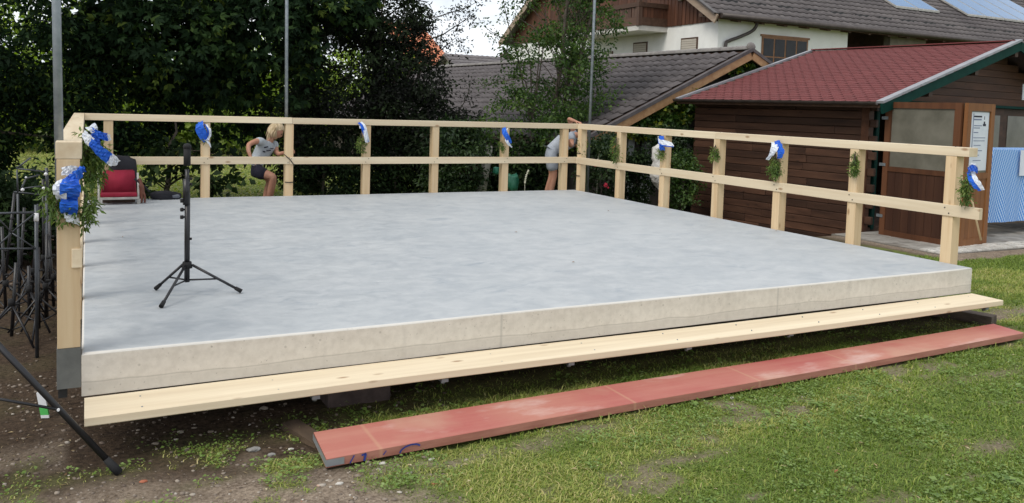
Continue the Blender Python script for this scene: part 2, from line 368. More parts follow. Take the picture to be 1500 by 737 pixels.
# ================================================================== THE DANCE FLOOR
WX, DY, TH = 6.611, 6.366, .2117
m, t, b = newmat('smooth_concrete'); L = t.links.new
tcn = N(t, 'ShaderNodeTexCoord'); geo = N(t, 'ShaderNodeNewGeometry'); sx = N(t, 'ShaderNodeSeparateXYZ'); L(geo.outputs['Normal'], sx.inputs[0])
def nrp(vec, scale, c1, c2, lo, hi, det=6., stretch=(1, 1, 1), dist=0.):
    mpn = N(t, 'ShaderNodeMapping', inp={3: stretch}); L(vec, mpn.inputs[0])
    n = N(t, 'ShaderNodeTexNoise', inp={'Scale': scale, 'Detail': det, 'Roughness': .62, 'Distortion': dist}); L(mpn.outputs[0], n.inputs['Vector'])
    r = N(t, 'ShaderNodeValToRGB'); r.color_ramp.elements[0].position = lo; r.color_ramp.elements[1].position = hi
    r.color_ramp.elements[0].color = c4(c1); r.color_ramp.elements[1].color = c4(c2); L(n.outputs[0], r.inputs[0]); return r.outputs[0], n.outputs[0]
def mixc(f, a_, b_, blend='MIX'):
    x = N(t, 'ShaderNodeMix', data_type='RGBA', blend_type=blend)
    if isinstance(f, float): x.inputs[0].default_value = f
    else: L(f, x.inputs[0])
    for s_, i in ((a_, 6), (b_, 7)):
        if isinstance(s_, tuple): x.inputs[i].default_value = c4(s_)
        else: L(s_, x.inputs[i])
    return x.outputs[2]
O = tcn.outputs['Object']
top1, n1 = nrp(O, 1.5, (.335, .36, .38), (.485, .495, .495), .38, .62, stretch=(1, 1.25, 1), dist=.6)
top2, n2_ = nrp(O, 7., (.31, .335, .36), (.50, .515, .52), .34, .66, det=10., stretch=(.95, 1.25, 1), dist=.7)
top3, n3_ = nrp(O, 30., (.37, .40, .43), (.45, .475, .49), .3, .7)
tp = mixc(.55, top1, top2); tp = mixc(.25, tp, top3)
# dark trowel burns
tb, nbv = nrp(O, 3.2, (0, 0, 0), (1, 1, 1), .60, .72, det=10., stretch=(.8, 1.5, 1), dist=.8); tp = mixc(mixc(.55, (0, 0, 0), tb), tp, (.24, .28, .325))
te, _q = nrp(O, 5.2, (0, 0, 0), (1, 1, 1), .60, .76, det=10., stretch=(.8, 1.6, 1), dist=.9); tp = mixc(mixc(.3, (0, 0, 0), te), tp, (.56, .57, .56))
tf, _f = nrp(O, 11., (0, 0, 0), (1, 1, 1), .66, .72, det=4., stretch=(1, 1.5, 1)); tp = mixc(mixc(.35, (0, 0, 0), tf), tp, (.22, .24, .26))
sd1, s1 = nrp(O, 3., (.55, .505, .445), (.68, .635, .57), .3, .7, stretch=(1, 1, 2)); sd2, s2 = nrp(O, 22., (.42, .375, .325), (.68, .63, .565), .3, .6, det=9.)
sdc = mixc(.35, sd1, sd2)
# honeycombing spots and pour lines in the formed edge (marks with a shape of their own)
vo = N(t, 'ShaderNodeTexVoronoi', inp={'Scale': 11.}); L(O, vo.inputs['Vector']); vr = N(t, 'ShaderNodeMapRange', inp={1: .10, 2: .05, 3: 0., 4: .4}); L(vo.outputs['Distance'], vr.inputs[0])
sdc = mixc(vr.outputs[0], sdc, (.22, .19, .15))
sp = N(t, 'ShaderNodeSeparateXYZ'); L(geo.outputs['Position'], sp.inputs[0])
wn = N(t, 'ShaderNodeTexNoise', inp={'Scale': 2.2, 'Detail': 6.}); L(O, wn.inputs['Vector'])
zz = N(t, 'ShaderNodeMath', operation='MULTIPLY_ADD', inp={1: .05, 2: -.027}); L(wn.outputs[0], zz.inputs[0])
za = N(t, 'ShaderNodeMath', operation='ADD'); L(sp.outputs[2], za.inputs[0]); L(zz.outputs[0], za.inputs[1])
zb = N(t, 'ShaderNodeMath', operation='ADD', inp={1: .146}); L(za.outputs[0], zb.inputs[0]); zc = N(t, 'ShaderNodeMath', operation='ABSOLUTE'); L(zb.outputs[0], zc.inputs[0])
zr = N(t, 'ShaderNodeMapRange', inp={1: .0045, 2: .0015, 3: 0., 4: .42}); L(zc.outputs[0], zr.inputs[0]); sdc = mixc(zr.outputs[0], sdc, (.25, .23, .20))
lowr = N(t, 'ShaderNodeMapRange', inp={1: -.135, 2: -.16, 3: 0., 4: .45}); L(za.outputs[0], lowr.inputs[0]); sdc = mixc(lowr.outputs[0], sdc, (.40, .38, .34))
for jx in (2.22, 4.43):
    ja = N(t, 'ShaderNodeMath', operation='ADD', inp={1: -jx}); L(sp.outputs[0], ja.inputs[0]); jb = N(t, 'ShaderNodeMath', operation='ABSOLUTE'); L(ja.outputs[0], jb.inputs[0])
    jr = N(t, 'ShaderNodeMapRange', inp={1: .012, 2: .001, 3: 0., 4: .4}); L(jb.outputs[0], jr.inputs[0]); sdc = mixc(jr.outputs[0], sdc, (.26, .25, .23))
po, _p = nrp(O, 70., (0, 0, 0), (1, 1, 1), .66, .70, det=3.); sdc = mixc(mixc(.6, (0, 0, 0), po), sdc, (.20, .18, .15))
st_, _s = nrp(O, 9., (0, 0, 0), (1, 1, 1), .55, .75, det=5., stretch=(1, 1, .12)); sdc = mixc(mixc(.22, (0, 0, 0), st_), sdc, (.30, .28, .25))
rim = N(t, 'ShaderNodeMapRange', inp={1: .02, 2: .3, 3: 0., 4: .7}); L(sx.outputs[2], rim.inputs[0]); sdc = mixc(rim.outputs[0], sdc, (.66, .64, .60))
upf = N(t, 'ShaderNodeMapRange', inp={1: .88, 2: .985}); L(sx.outputs[2], upf.inputs[0])  # trowelled top and formed edge; cool sky and warm sun tints painted in
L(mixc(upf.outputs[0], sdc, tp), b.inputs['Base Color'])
b.inputs['Specular IOR Level'].default_value = .45
rr_ = N(t, 'ShaderNodeMapRange', inp={1: .3, 2: .7, 3: .48, 4: .72}); L(n2_, rr_.inputs[0]); L(rr_.outputs[0], b.inputs['Roughness'])
bp = N(t, 'ShaderNodeBump', inp={'Strength': .25, 'Distance': .004}); L(s2, bp.inputs['Height']); L(bp.outputs[0], b.inputs['Normal'])
M_conc = m
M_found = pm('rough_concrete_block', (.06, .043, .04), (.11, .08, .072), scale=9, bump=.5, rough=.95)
# slab: slightly uneven edges
bm = bmesh.new(); nxs, nys = 40, 38
def slabv(i, j, z):
    x = WX*i/nxs; y = DY*j/nys; w = 0
    dy = (fbm(np.array(x*2.), np.array(3.3), 3)-.5)*.012 if j in (0,) else 0
    dx = (fbm(np.array(y*2.), np.array(7.3), 3)-.5)*.010 if i == nxs else 0
    return (x+float(dx), y+float(dy), z+(float(fbm(np.array(x*1.1), np.array(y*1.1), 2))-.5)*.006*(z > -.1))
bw = .012
mb = MB(); vs = []; idx = {}
prof = [(0, 0.), (0, -.0)]
def ringpt(k, inset, z):
    per = []
    return per
per = [(i, 0) for i in range(nxs)]+[(nxs, j) for j in range(nys)]+[(i, nys) for i in range(nxs, 0, -1)]+[(0, j) for j in range(nys, 0, -1)]
def ins(p, d):
    x, y, z = p; return (min(max(x, d), WX-d), min(max(y, d), DY-d), z)
rings = []
for d, z in ((bw, 0), (bw*.3, -bw*.3), (0, -bw), (0, -TH+.004), (.006, -TH)):
    R_ = []
    for (i, j) in per:
        v = slabv(i, j, z)
        v = (v[0], v[1], v[2])
        R_.append(ins(v, d) if d else v)
    rings.append(R_)
base = 0; n_ = len(per)
for R_ in rings: mb.v += R_
for k in range(len(rings)-1):
    for i in range(n_):
        j = (i+1) % n_; mb.f.append([k*n_+j, k*n_+i, (k+1)*n_+i, (k+1)*n_+j]); mb.m.append(0); mb.sm.append(k < 2)
mb.f.append(list(range(n_))); mb.m.append(0); mb.sm.append(False)
mb.f.append([4*n_+i for i in range(n_)][::-1]); mb.m.append(0); mb.sm.append(False)
floor = empty('concrete_platform', (WX/2, DY/2, G), 'wide pale grey concrete dance floor slab raised above the grass', 'platform')
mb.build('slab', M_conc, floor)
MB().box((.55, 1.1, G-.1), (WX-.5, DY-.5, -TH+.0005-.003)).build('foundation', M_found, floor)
# ---- blocks stacked below the front edge
def seg(pl, pr, Y, z0, z1, dy):
    a = at(pl[0], pl[1], Y); c_ = at(pr[0], pr[1], Y); return (a[0], Y, z0), (c_[0], Y+dy, z1)
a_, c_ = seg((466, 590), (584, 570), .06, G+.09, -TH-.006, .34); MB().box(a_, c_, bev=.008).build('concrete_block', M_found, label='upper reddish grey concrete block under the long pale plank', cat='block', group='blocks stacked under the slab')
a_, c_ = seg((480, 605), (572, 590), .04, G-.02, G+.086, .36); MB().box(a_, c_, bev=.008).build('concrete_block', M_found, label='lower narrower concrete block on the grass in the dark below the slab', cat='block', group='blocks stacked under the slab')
# ---- sleeper at the right end, timber offcut left
M_oldwood = pm('weathered_timber', (.07, .05, .04), (.17, .13, .10), scale=12, stretch=(1, .1, 1), bump=.5, rough=.9)
mb = MB(); mb.beam((6.28, 1.1, G+.035), (6.66, -.18, G+.03), .13, .10); mb.build('timber_sleeper', M_oldwood, label='dark timber sleeper poking out under the slab near the right end of the red plank', cat='beam')
M_oldpine = pm('muddy_pine', (.06, .04, .025), (.12, .08, .05), scale=10, stretch=(1, .2, 1), bump=.3, rough=.9)
mb = MB(); p1 = atZ(424, 622, G+.015); p2 = atZ(474, 654, G+.0); mb.beam(p1, p2, .09, .04); mb.build('timber_offcut', M_oldpine, label='muddy board offcut sticking out behind the left end of the red plank', cat='board')
# ================================================================== FRONT PLANK
rt = empty('step_plank', (WX/2, -.16, -.27), 'long pale pine plank fixed as a step along the front of the slab', 'plank')
mb = MB(); n = 34; zt = -.214; th = .042
x0, x1 = .012, 6.60
for i in range(n):
    f0, f1 = i/n, (i+1)/n
def plank_mesh(P0, P1, Q0, Q1, th, n=30, wob=.004, bev=.004):
    """P0-P1 back edge, Q0-Q1 front edge of the top face"""
    mb = MB(); R = random.Random(4); P0, P1, Q0, Q1 = map(Vector, (P0, P1, Q0, Q1)); rows = []
    for i in range(n+1):
        f = i/n; a = P0.lerp(P1, f); c = Q0.lerp(Q1, f); w = math.sin(f*7.1)*wob; dz = Vector((0, 0, -th)); k = (c-a).normalized()*bev; zb = Vector((0, 0, -bev)); a = a+Vector((0, w*.3, w)); c = c+Vector((0, w*.5, w+R.uniform(-.0006, .0006)))
        rows.append([a+zb, a+k, c-k, c+zb, c+dz-zb, c-k+dz, a+k+dz, a+dz-zb])
    vs = [p for r_ in rows for p in r_]; fs = []
    for i in range(n):
        for j in range(8): q = (j+1) % 8; fs.append([i*8+j, i*8+q, (i+1)*8+q, (i+1)*8+j])
    fs.append(list(range(8))[::-1]); fs.append([n*8+j for j in range(8)])
    return mb.add(vs, fs)
plank_mesh((.012, -.006, zt), (6.60, -.012, zt), (.012, -.285, zt), (6.60, -.285, zt), th).build('board', M_plank, rt)
for px in (437, 643, 823, 990, 1113, 1440):
    X0 = atZ(px, 560 if px < 700 else 500, -.27)[0]
    X0 = {437: 1.05, 643: 1.75, 823: 2.55, 990: 3.42, 1113: 4.3, 1440: 6.42}[px]
    mb = MB().box((X0-.02, -.27, zt-th-.02), (X0+.02, -.03, zt-th-.001), m=0).box((X0-.02, -.0275, zt-th-.02), (X0+.02, .20, zt-th-.012)).tube([(X0, -.24, zt-th-.035), (X0, -.24, zt-th-.02)], .012, m=0)
    mb.build('bracket', M_steel, rt)
mb = MB()
R = random.Random(3)
for i in range(11):
    x = .25+i*.62
    for y in (-.085, -.235): mb.tube([(x, y, zt-.004), (x, y, zt+.0035)], .0042, n=6)
for i, o_ in enumerate([mb.build('screw_heads', M_steel, rt)]): o_['kind'] = 'stuff'
# ================================================================== RED PLANK
m, t, b = newmat('red_formwork_paint'); L = t.links.new
tcn = N(t, 'ShaderNodeTexCoord'); O = tcn.outputs['Object']
r1, _ = nrp(O, 1.4, (.39, .085, .075), (.46, .19, .14), .38, .60, stretch=(1, 1, 1)); r2, _ = nrp(O, 9., (.37, .095, .08), (.52, .25, .19), .35, .65, det=9., stretch=(.12, 1.6, 1))
rc = mixc(.45, r1, r2); rs_, _ = nrp(O, .8, (.37, .075, .068), (.50, .25, .17), .42, .58, det=1., stretch=(1, .05, .05)); rc = mixc(.38, rc, rs_)
w1, _ = nrp(O, 2.6, (0, 0, 0), (1, 1, 1), .56, .72, det=10., stretch=(.6, 1.4, 1)); rc = mixc(mixc(.6, (0, 0, 0), w1), rc, (.66, .52, .47))
w2, _ = nrp(O, 1.1, (0, 0, 0), (1, 1, 1), .55, .68, det=4.); rc = mixc(mixc(.65, (0, 0, 0), w2), rc, (.50, .30, .21))
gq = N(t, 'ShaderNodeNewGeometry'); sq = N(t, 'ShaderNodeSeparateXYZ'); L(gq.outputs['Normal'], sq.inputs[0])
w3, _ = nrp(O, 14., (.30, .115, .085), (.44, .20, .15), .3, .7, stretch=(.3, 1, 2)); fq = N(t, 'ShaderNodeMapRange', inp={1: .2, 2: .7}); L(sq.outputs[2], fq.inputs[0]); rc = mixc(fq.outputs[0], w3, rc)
# joints across the glued panels
spx = N(t, 'ShaderNodeSeparateXYZ'); L(O, spx.inputs[0])
JX = [float(atZ(a_, b_, -.388)[0]-(atZ(459.3, 633, -.388)[0]+atZ(1500, 488, -.388)[0])/2) for a_, b_ in ((548, 645), (912, 580), (1088, 547), (1230, 524))]
for jx in JX:
    ja = N(t, 'ShaderNodeMath', operation='ADD', inp={1: -jx}); L(spx.outputs[0], ja.inputs[0]); jb = N(t, 'ShaderNodeMath', operation='ABSOLUTE'); L(ja.outputs[0], jb.inputs[0])
    jr = N(t, 'ShaderNodeMapRange', inp={1: .014, 2: .001, 3: 0., 4: .5}); L(jb.outputs[0], jr.inputs[0]); rc = mixc(jr.outputs[0], rc, (.52, .30, .19))
L(rc, b.inputs['Base Color']); b.inputs['Roughness'].default_value = .55; b.inputs['Specular IOR Level'].default_value = .35
nb = N(t, 'ShaderNodeTexNoise', inp={'Scale': 30., 'Detail': 6.}); L(O, nb.inputs['Vector']); bp = N(t, 'ShaderNodeBump', inp={'Strength': .15, 'Distance': .004}); L(nb.outputs[0], bp.inputs['Height']); L(bp.outputs[0], b.inputs['Normal'])
M_red = m
ZR = -.388
q = [atZ(459.3, 633, ZR), atZ(1455, 474.6, ZR), atZ(478, 672, ZR), atZ(1500, 488, ZR)]
q[2] = np.array([q[0][0]-.02, q[0][1]-.31, ZR]) if False else q[2]
dirp = (q[3]-q[2])/np.linalg.norm(q[3]-q[2]); 
wid = .285
perp = np.array([dirp[1], -dirp[0], 0]); q1 = q[0]; 
backL = np.array(q[0]); backR = np.array(q[1]); fL = np.array(q[2]); fR = np.array(q[3])
rp = empty('red_plank', ((backL+fR)/2)[:2].tolist()+[ZR-.05], 'long faded red formwork plank lying on the grass in front of the step', 'plank')
plank_mesh(backL, backR, fL, fR, .045, n=30, wob=.003, bev=.003).build('board', M_red, rp)
M_zincstrip = pm('zinc_end_band', (.28, .31, .34), (.38, .40, .42), metal=.5, rough=.45, bump=.1)
fdir = Vector(fR-fL).normalized(); fn = Vector((fdir.y, -fdir.x, 0)).normalized(); 
ed = Vector(fL-backL)
mb = MB(); a = Vector(fL)-fdir*.0015+fn*.002; c_ = a+fdir*.085
mb.add([a+Vector((0, 0, -.006)), c_+Vector((0, 0, -.006)), c_+Vector((0, 0, -.038)), a+Vector((0, 0, -.038))], [(0, 3, 2, 1)])
bL = Vector(backL)-fdir*.003; mb.add([a+Vector((0, 0, -.006)), a+Vector((0, 0, -.038)), bL+Vector((0, 0, -.038)), bL+Vector((0, 0, -.006))], [(0, 3, 2, 1)])
mb.build('end_band', M_zincstrip, rp)
M_blue = pm('blue_marker_paint', (.02, .04, .22), (.035, .06, .30), rough=.6, bump=0)
def stroke(pts, w, mb, base, dx, dz, nrm_, lift=.0035):
    """flat painted stroke on an upright face, pts in metres along/below the top edge"""
    P = [base+dx*p[0]+dz*p[1]+nrm_*lift for p in pts]; n = len(P)
    for i in range(n-1):
        d = (P[i+1]-P[i]).normalized(); s = d.cross(nrm_).normalized()*w/2
        mb.add([P[i]-s, P[i]+s, P[i+1]+s, P[i+1]-s], [(0, 1, 2, 3)])
fb = Vector(fL); dz = Vector((0, 0, -1))
marks = [[(.13, .006), (.11, .040)], [(.185, .008), (.178, .041)], [(.165, .013), (.187, .008)], [(.285, .012), (.27, .030)],
         [(.455, .016), (.44, .007), (.41, .004), (.38, .010), (.36, .022), (.352, .036)]]
for k, mk in enumerate(marks):
    mb = MB(); stroke(mk, [.006, .011, .009, .005, .008][k], mb, fb, fdir, dz, fn); mb.build('painted_mark', M_blue, rp)
# ================================================================== RAILING
rail = empty('timber_railing', (WX/2, DY/2, -.2), 'pale new pine railing of posts and two rails round three sides of the slab', 'railing')
PT, RT = .92, 1.0
def post(x0, x1, y0, y1, zt=PT):
    MB().box((x0, y0, -.12), (x1, y1, zt-.001), bev=.003).build('post', M_pz, rail)
def shoe(x0, x1, y0, y1):
    e = .003; MB().box((x0-e, y0-e, -.215), (x1+e, y1+e, .035 if False else -.0)).build('post_shoe', M_shoe, rail)
BX = [.25, 1.32, 2.33, 3.35, 4.33, 5.42, 6.42]; RY = [.26, 1.27, 2.26, 3.24, 4.26, 5.26]
for x in BX: post(x-.05, x+.05, DY+.004, DY+.104)
post(WX+.16, WX+.255, DY-.14, DY-.04) if False else post(WX+.004, WX+.104, DY-.12, DY-.02)
for y in RY: post(WX+.004, WX+.104, y-.05, y+.05)
for y in (1.2, 2.25, 3.3, 4.35, 5.4): post(-.104, -.004, y-.05, y+.05)
# the near left post: wood above, zinc shoe below
MB().box((-.100, .0, .03), (-.004, .10, PT-.001), bev=.003).build('post', M_pz, rail)
MB().box((-.103, -.003, -.162), (-.002, .103, .029)).build('post_shoe', M_shoe, rail, label='dull zinc shoe carrying the near left post')
MB().box((-.098, .03, -.215), (-.06, .08, -.163)).build('post_shoe_plate', M_dkmet, rail)
for x in BX: MB().box((x-.052, DY+.002, -.21), (x+.052, DY+.107, -.125)).build('post_shoe', M_shoe, rail)
for y in [DY-.07]+RY: MB().box((WX+.002, y-.053, -.21), (WX+.107, y+.053, -.125)).build('post_shoe', M_shoe, rail)
# top rails
def railbeam(a, b_, mat, name): MB().box(a, b_, bev=.004).build(name, mat, rail)
railbeam((-.104, .0, PT), (.004, DY+.11, RT), M_py, 'top_rail')
railbeam((.006, DY-.006, PT+.002), (2.36, DY+.108, RT-.001), M_px, 'top_rail')
railbeam((2.363, DY-.006, PT+.0), (WX+.0, DY+.108, RT-.004), M_px, 'top_rail')
railbeam((WX+.002, .10, PT+.001), (WX+.116, 3.26, RT-.002), M_py, 'top_rail')
railbeam((WX+.002, 3.263, PT-.001), (WX+.116, DY+.108, RT-.001), M_py, 'top_rail')
# middle rails, notched into the inner faces
railbeam((-.040, -.008, .41), (.004, DY-.02, .50), M_py, 'middle_rail')
railbeam((.40, DY-.010, .408), (2.33, DY+.034, .50), M_px, 'middle_rail')
railbeam((2.333, DY-.012, .405), (WX-.014, DY+.034, .496), M_px, 'middle_rail')
railbeam((WX-.010, -.03, .405), (WX+.036, 4.26, .502), M_py, 'middle_rail')
railbeam((WX-.012, 4.263, .40), (WX+.036, DY+.03, .497), M_py, 'middle_rail')
sm_ = MB()
for x in BX:
    for z in (.43, .475): sm_.tube([(x+(.02 if z > .45 else -.02), DY-.010, z), (x+(.02 if z > .45 else -.02), DY-.0155, z)], .0055, n=6)
for y in RY:
    for z in (.43, .475): sm_.tube([(WX-.010, y+(.02 if z > .45 else -.02), z), (WX-.0155, y+(.02 if z > .45 else -.02), z)], .0055, n=6)
    sm_.tube([(WX+.05, y, RT-.002), (WX+.05, y, RT+.002)], .006, n=6)
q_s = sm_.build('screw_heads', M_dkmet, rail); q_s['kind'] = 'stuff'
# dark tie wires
mb = MB()
def tie(P, name='tie_wire'): MB().tube(P, .006, n=5).build(name, M_black, rail)
tie([(2.26, DY-.016, .53), (2.33, DY-.018, .47), (2.39, DY-.016, .39), (2.392, DY+.05, .37)])
tie([(2.275, DY+.0, .175), (2.33, DY-.004, .17), (2.385, DY, .175)])
for z in (.22, .56): tie([(WX-.002, DY-.13, z), (WX-.004, DY-.07, z-.004), (WX-.002, DY-.01, z)]); 
# ---- poles
def pole(a, b_, label, r=.0215):
    MB().tube([a, b_], r, n=14).build('steel_pole', M_steel, label=label, cat='pole', group='steel poles behind the railing')
a = at(82.5, 0, .15); b0 = at(87, 240, .15)
d_ = (b0-a); pole(b0+d_*.9, a-d_*1.6, 'thick galvanised pole rising behind the near left post', .0195)
a = at(420, 0, 6.53); b0 = at(419.5, 170, 6.53); d_ = b0-a; pole(b0+d_*.78, a-d_*1.3, 'galvanised pole rising behind the third post of the back railing')
a = at(871, 0, 6.53); b0 = at(864, 180, 6.53); d_ = b0-a; pole(b0+d_*.78, a-d_*1.3, 'galvanised pole rising behind the far right corner of the railing')
# ================================================================== RIBBONS AND SPRIGS
M_rblue = pm('blue_crepe', (.008, .085, .52), (.012, .13, .62), scale=9, rough=.6, bump=.25, bscale=30)
M_rwhite = pm('white_crepe', (.62, .66, .74), (.74, .77, .82), scale=9, rough=.6, bump=.25, bscale=30)
M_sprig = tintmat('sprig_leaf', [(0, (.05, .10, .02)), (.6, (.115, .185, .04)), (1, (.28, .34, .08))], trans=.25)
SPR = []
V = Vector
def strip(mbb, mbw, pts, side, w, split=.5, flip=False):
    """banner strip: part of its width blue, the rest white"""
    pts = [Vector(p) for p in pts]; n = len(pts)
    for i in range(n-1):
        s0 = Vector(side[i] if isinstance(side, list) else side); s1 = Vector(side[i+1] if isinstance(side, list) else side)
        w0 = w[i] if isinstance(w, list) else w; w1 = w[i+1] if isinstance(w, list) else w
        a0 = pts[i]-s0*w0/2; b0 = pts[i]+s0*w0/2; a1 = pts[i+1]-s1*w1/2; b1 = pts[i+1]+s1*w1/2
        c0 = a0.lerp(b0, split); c1 = a1.lerp(b1, split)
        x, y = (mbb, mbw) if not flip else (mbw, mbb)
        nn_ = (s0.cross(pts[min(i+1, n-1)]-pts[i])); nn_ = nn_.normalized() if nn_.length > 1e-6 else V((0, -1, 0))
        def crease(j, k): return nn_*(.0042*math.sin(j*1.3+k*1.9+w0*90)+.002*math.sin(j*3.1+k*1.1))
        for (mm, A0, C0, A1, C1, on) in ((x, a0, c0, a1, c1, split > 0), (y, c0, b0, c1, b1, split < 1)):
            if not on: continue
            for k in range(4):
                e0, e1 = k/4, (k+1)/4; p00 = A0.lerp(C0, e0)+crease(i, k); p01 = A0.lerp(C0, e1)+crease(i, k+1); p10 = A1.lerp(C1, e0)+crease(i+1, k); p11 = A1.lerp(C1, e1)+crease(i+1, k+1); mm.add([p00, p01, p11, p10], [(0, 1, 2, 3)])
def smooth_path(P, n=5):
    P = [Vector(p) for p in P]; out = []
    for i in range(len(P)-1):
        p0 = P[max(i-1, 0)]; p1 = P[i]; p2 = P[i+1]; p3 = P[min(i+2, len(P)-1)]
        for k in range(n):
            t_ = k/n; out.append(.5*((2*p1)+(-p0+p2)*t_+(2*p0-5*p1+4*p2-p3)*t_*t_+(-p0+3*p1-3*p2+p3)*t_**3))
    out.append(P[-1]); return out
def ribbon(name_label, base, strips, group='blue and white ribbons on the railing'):
    r = empty('ribbon', base, name_label, 'ribbon', group); mb, mw = MB(), MB()
    for pts, side, w, split, flip in strips:
        mb, mw = MB(), MB(); P = smooth_path(pts); 
        if isinstance(side, list):
            S_ = smooth_path(side); S_ = [s.normalized() for s in S_]
        else: S_ = [Vector(side).normalized()]*len(P)
        if isinstance(w, list): W_ = [v.x for v in smooth_path([(a, 0, 0) for a in w])]
        else: W_ = [w]*len(P)
        S_ = [(s+Vector((0, 0, .25*math.sin(i*1.7)))).normalized() for i, s in enumerate(S_)]
        strip(mb, mw, P, S_, W_, split, flip)
        if mb.v: mb.build('blue_band', M_rblue, r)
        if mw.v: mw.build('white_band', M_rwhite, r)
    return r
def sprig(label, c, r, n, size, seed, group='green sprigs tied to the railing posts', asp=.32, down=.9):
    q = np.random.default_rng(seed); root = empty('green_sprig', c, label, 'sprig', group)
    mb = MB(); tips = []
    for i in range(max(4, n//60)):
        d = q.normal(size=3)*.55+np.array([0, 0, -down]); d /= np.linalg.norm(d); e = np.array(c)+d*np.array(r)*1.0; s = np.array(c)+np.array([0, 0, r[2]*.55])
        mb.tube([s, (s+e)/2+q.normal(size=3)*.01, e], [.003, .0025, .0012], n=4, cap=False); tips.append(e); tips.append((s+e)/2); tips.append(s*.25+e*.75)
    mb.build('twigs', M_bark, root)
    tips = np.array(tips); ncl = len(tips)
    leaves_obj('leaves', clump_leaves(tips, np.full(ncl, min(r)*.62), max(6, n//ncl), size, asp, droop=.8, tint_c=q.uniform(.2, .8, ncl), flat=1.2, r=q), M_sprig, root)
    return root
V = Vector
# near left post: the large bow
Yp = -.02
def A(x, y, Y=None): return V(at(x, y, Yp if Y is None else Y))
sx_ = V((1, 0, 0))
ribbon('large crumpled blue and white bow tied to the near left post', A(100, 280), [
    ([A(90, 251, -.03), A(99, 250, -.05), A(108, 249, -.055), A(114, 250, -.03)], V((.05, -.25, 1)), [.036, .045, .042, .035], 0, False),
    ([A(98, 259, -.03), A(108, 258, -.06), A(117, 256, -.055), A(122, 252, -.03)], V((.15, -.2, 1)), [.03, .05, .058, .05], 1, False),
    ([A(113, 247, -.02), A(118, 248, -.045), A(121, 253, -.03)], V((.9, 0, .6)), [.03, .04, .03], 1, False),
    ([A(92, 262, -.015), A(88, 270, -.06), A(87, 280, -.08), A(90, 290, -.06), A(95, 298, -.02)], [V((1, 0, .3)), V((1, .1, 0)), V((1, .15, -.05)), V((1, .1, -.2)), V((1, 0, -.4))], [.03, .05, .056, .045, .02], 0, False),
    ([A(103, 258, -.03), A(102, 267, -.075), A(103, 278, -.085), A(102, 287, -.06), A(100, 293, -.03)], [V((1, 0, .2)), V((1, .05, .1)), V((1, .1, -.05)), V((1, .1, -.1)), V((1, 0, 0))], [.035, .075, .088, .078, .06], 1, False),
    ([A(103, 288, -.02), A(101, 297, -.065), A(101, 305, -.065), A(101, 313, -.03)], V((1, .1, -.08)), [.06, .074, .076, .066], 1, False),
    ([A(101, 309, -.01), A(103, 315, -.035), A(106, 322, -.04), A(108, 327, -.03)], V((1, .2, -.25)), [.045, .055, .06, .055], 0, False)])
sprig('leafy sprig behind the large bow on the near left post', at(93, 290, .0), (.12, .06, .10), 560, .03, 21, down=.6)
sprig('leafy sprig low on the inner side of the near left post', at(124, 300, .02), (.05, .07, .09), 260, .032, 24, down=1.)
sprig('thick green sprig hanging from the left rail inside the slab', at(133, 222, .42), (.07, .08, .16), 900, .034, 22, down=.9)
ribbon('blue and white ribbon trailing over the left rail beside the red bench', at(135, 205, .3), [
    ([at(122, 194, .3), at(127, 202, .28), at(134, 209, .27)], V((.5, 0, 1)), [.03, .045, .05], 0, False),
    ([at(132, 207, .268), at(142, 218, .25), at(152, 226, .245), at(161, 233, .25)], V((.45, 0, 1)), [.034, .046, .054, .056], 1, False),
    ([at(160, 232, .249), at(166, 236, .245), at(173, 239, .262)], V((.5, 0, 1)), [.054, .056, .03], 0, False),
    ([at(132, 184, .3), at(136, 188, .28), at(139, 194, .28)], V((.9, 0, .5)), [.05, .045, .03], 0, False),
    ([at(135, 190, .28), at(143, 196, .27), at(152, 200, .27), at(158, 201, .28)], V((-.1, 0, 1)), [.028, .036, .04, .04], 1, False),
    ([at(157, 201, .279), at(162, 202, .29)], V((-.1, 0, 1)), [.04, .03], 0, False),
    ([at(138, 195, .3), at(141, 205, .29), at(144, 214, .29)], V((1, 0, .2)), [.03, .034, .02], 1, False)])
# back posts
def smallbow(label, x, y, Y, s=1, f=1, pieces=None):
    P = lambda a, b_, d=0: V(at(x+a*s*f, y+b_*s, Y-d))
    ribbon(label, at(x, y, Y), pieces(P))
smallbow('plump blue ribbon bow on the second post of the back railing', 298, 178, DY-.02, 1, 1, lambda P: [
    ([P(-4, 0, .01), P(-6, 8, .06), P(-2, 18, .05), P(4, 30, .01)], V((1, 0, .35)), [.06, .10, .11, .06], 1, False),
    ([P(3, 4, .02), P(8, 12, .05), P(8, 21, .03), P(4, 27, .03)], V((1, 0, -.1)), [.04, .05, .05, .05], .45, False),
    ([P(2, 26, .02), P(8, 32, .03), P(11, 38, .02)], V((1, 0, .2)), [.03, .025, .01], 0, False)])
sprig('little green sprig under the plump bow on the back railing', at(300, 190, DY-.02), (.08, .05, .14), 160, .035, 31)
smallbow('slim blue and white ribbon on the fourth post of the back railing', 531, 179, DY-.02, 1, 1, lambda P: [
    ([P(-4, 0, .01), P(1, 6, .05), P(4, 16, .05), P(9, 29, .01)], V((1, 0, .3)), [.06, .07, .07, .03], .55, False),
    ([P(-3, 3, .03), P(-2, 9, .04)], V((1, 0, 0)), .04, 0, False), ([P(3, 12, .06), P(5, 22, .05), P(6, 30, .03)], V((1, 0, .1)), [.03, .05, .03], 0, False)])
sprig('hanging green sprig under the slim ribbon on the back railing', at(529, 205, DY-.02), (.07, .05, .17), 420, .03, 32)
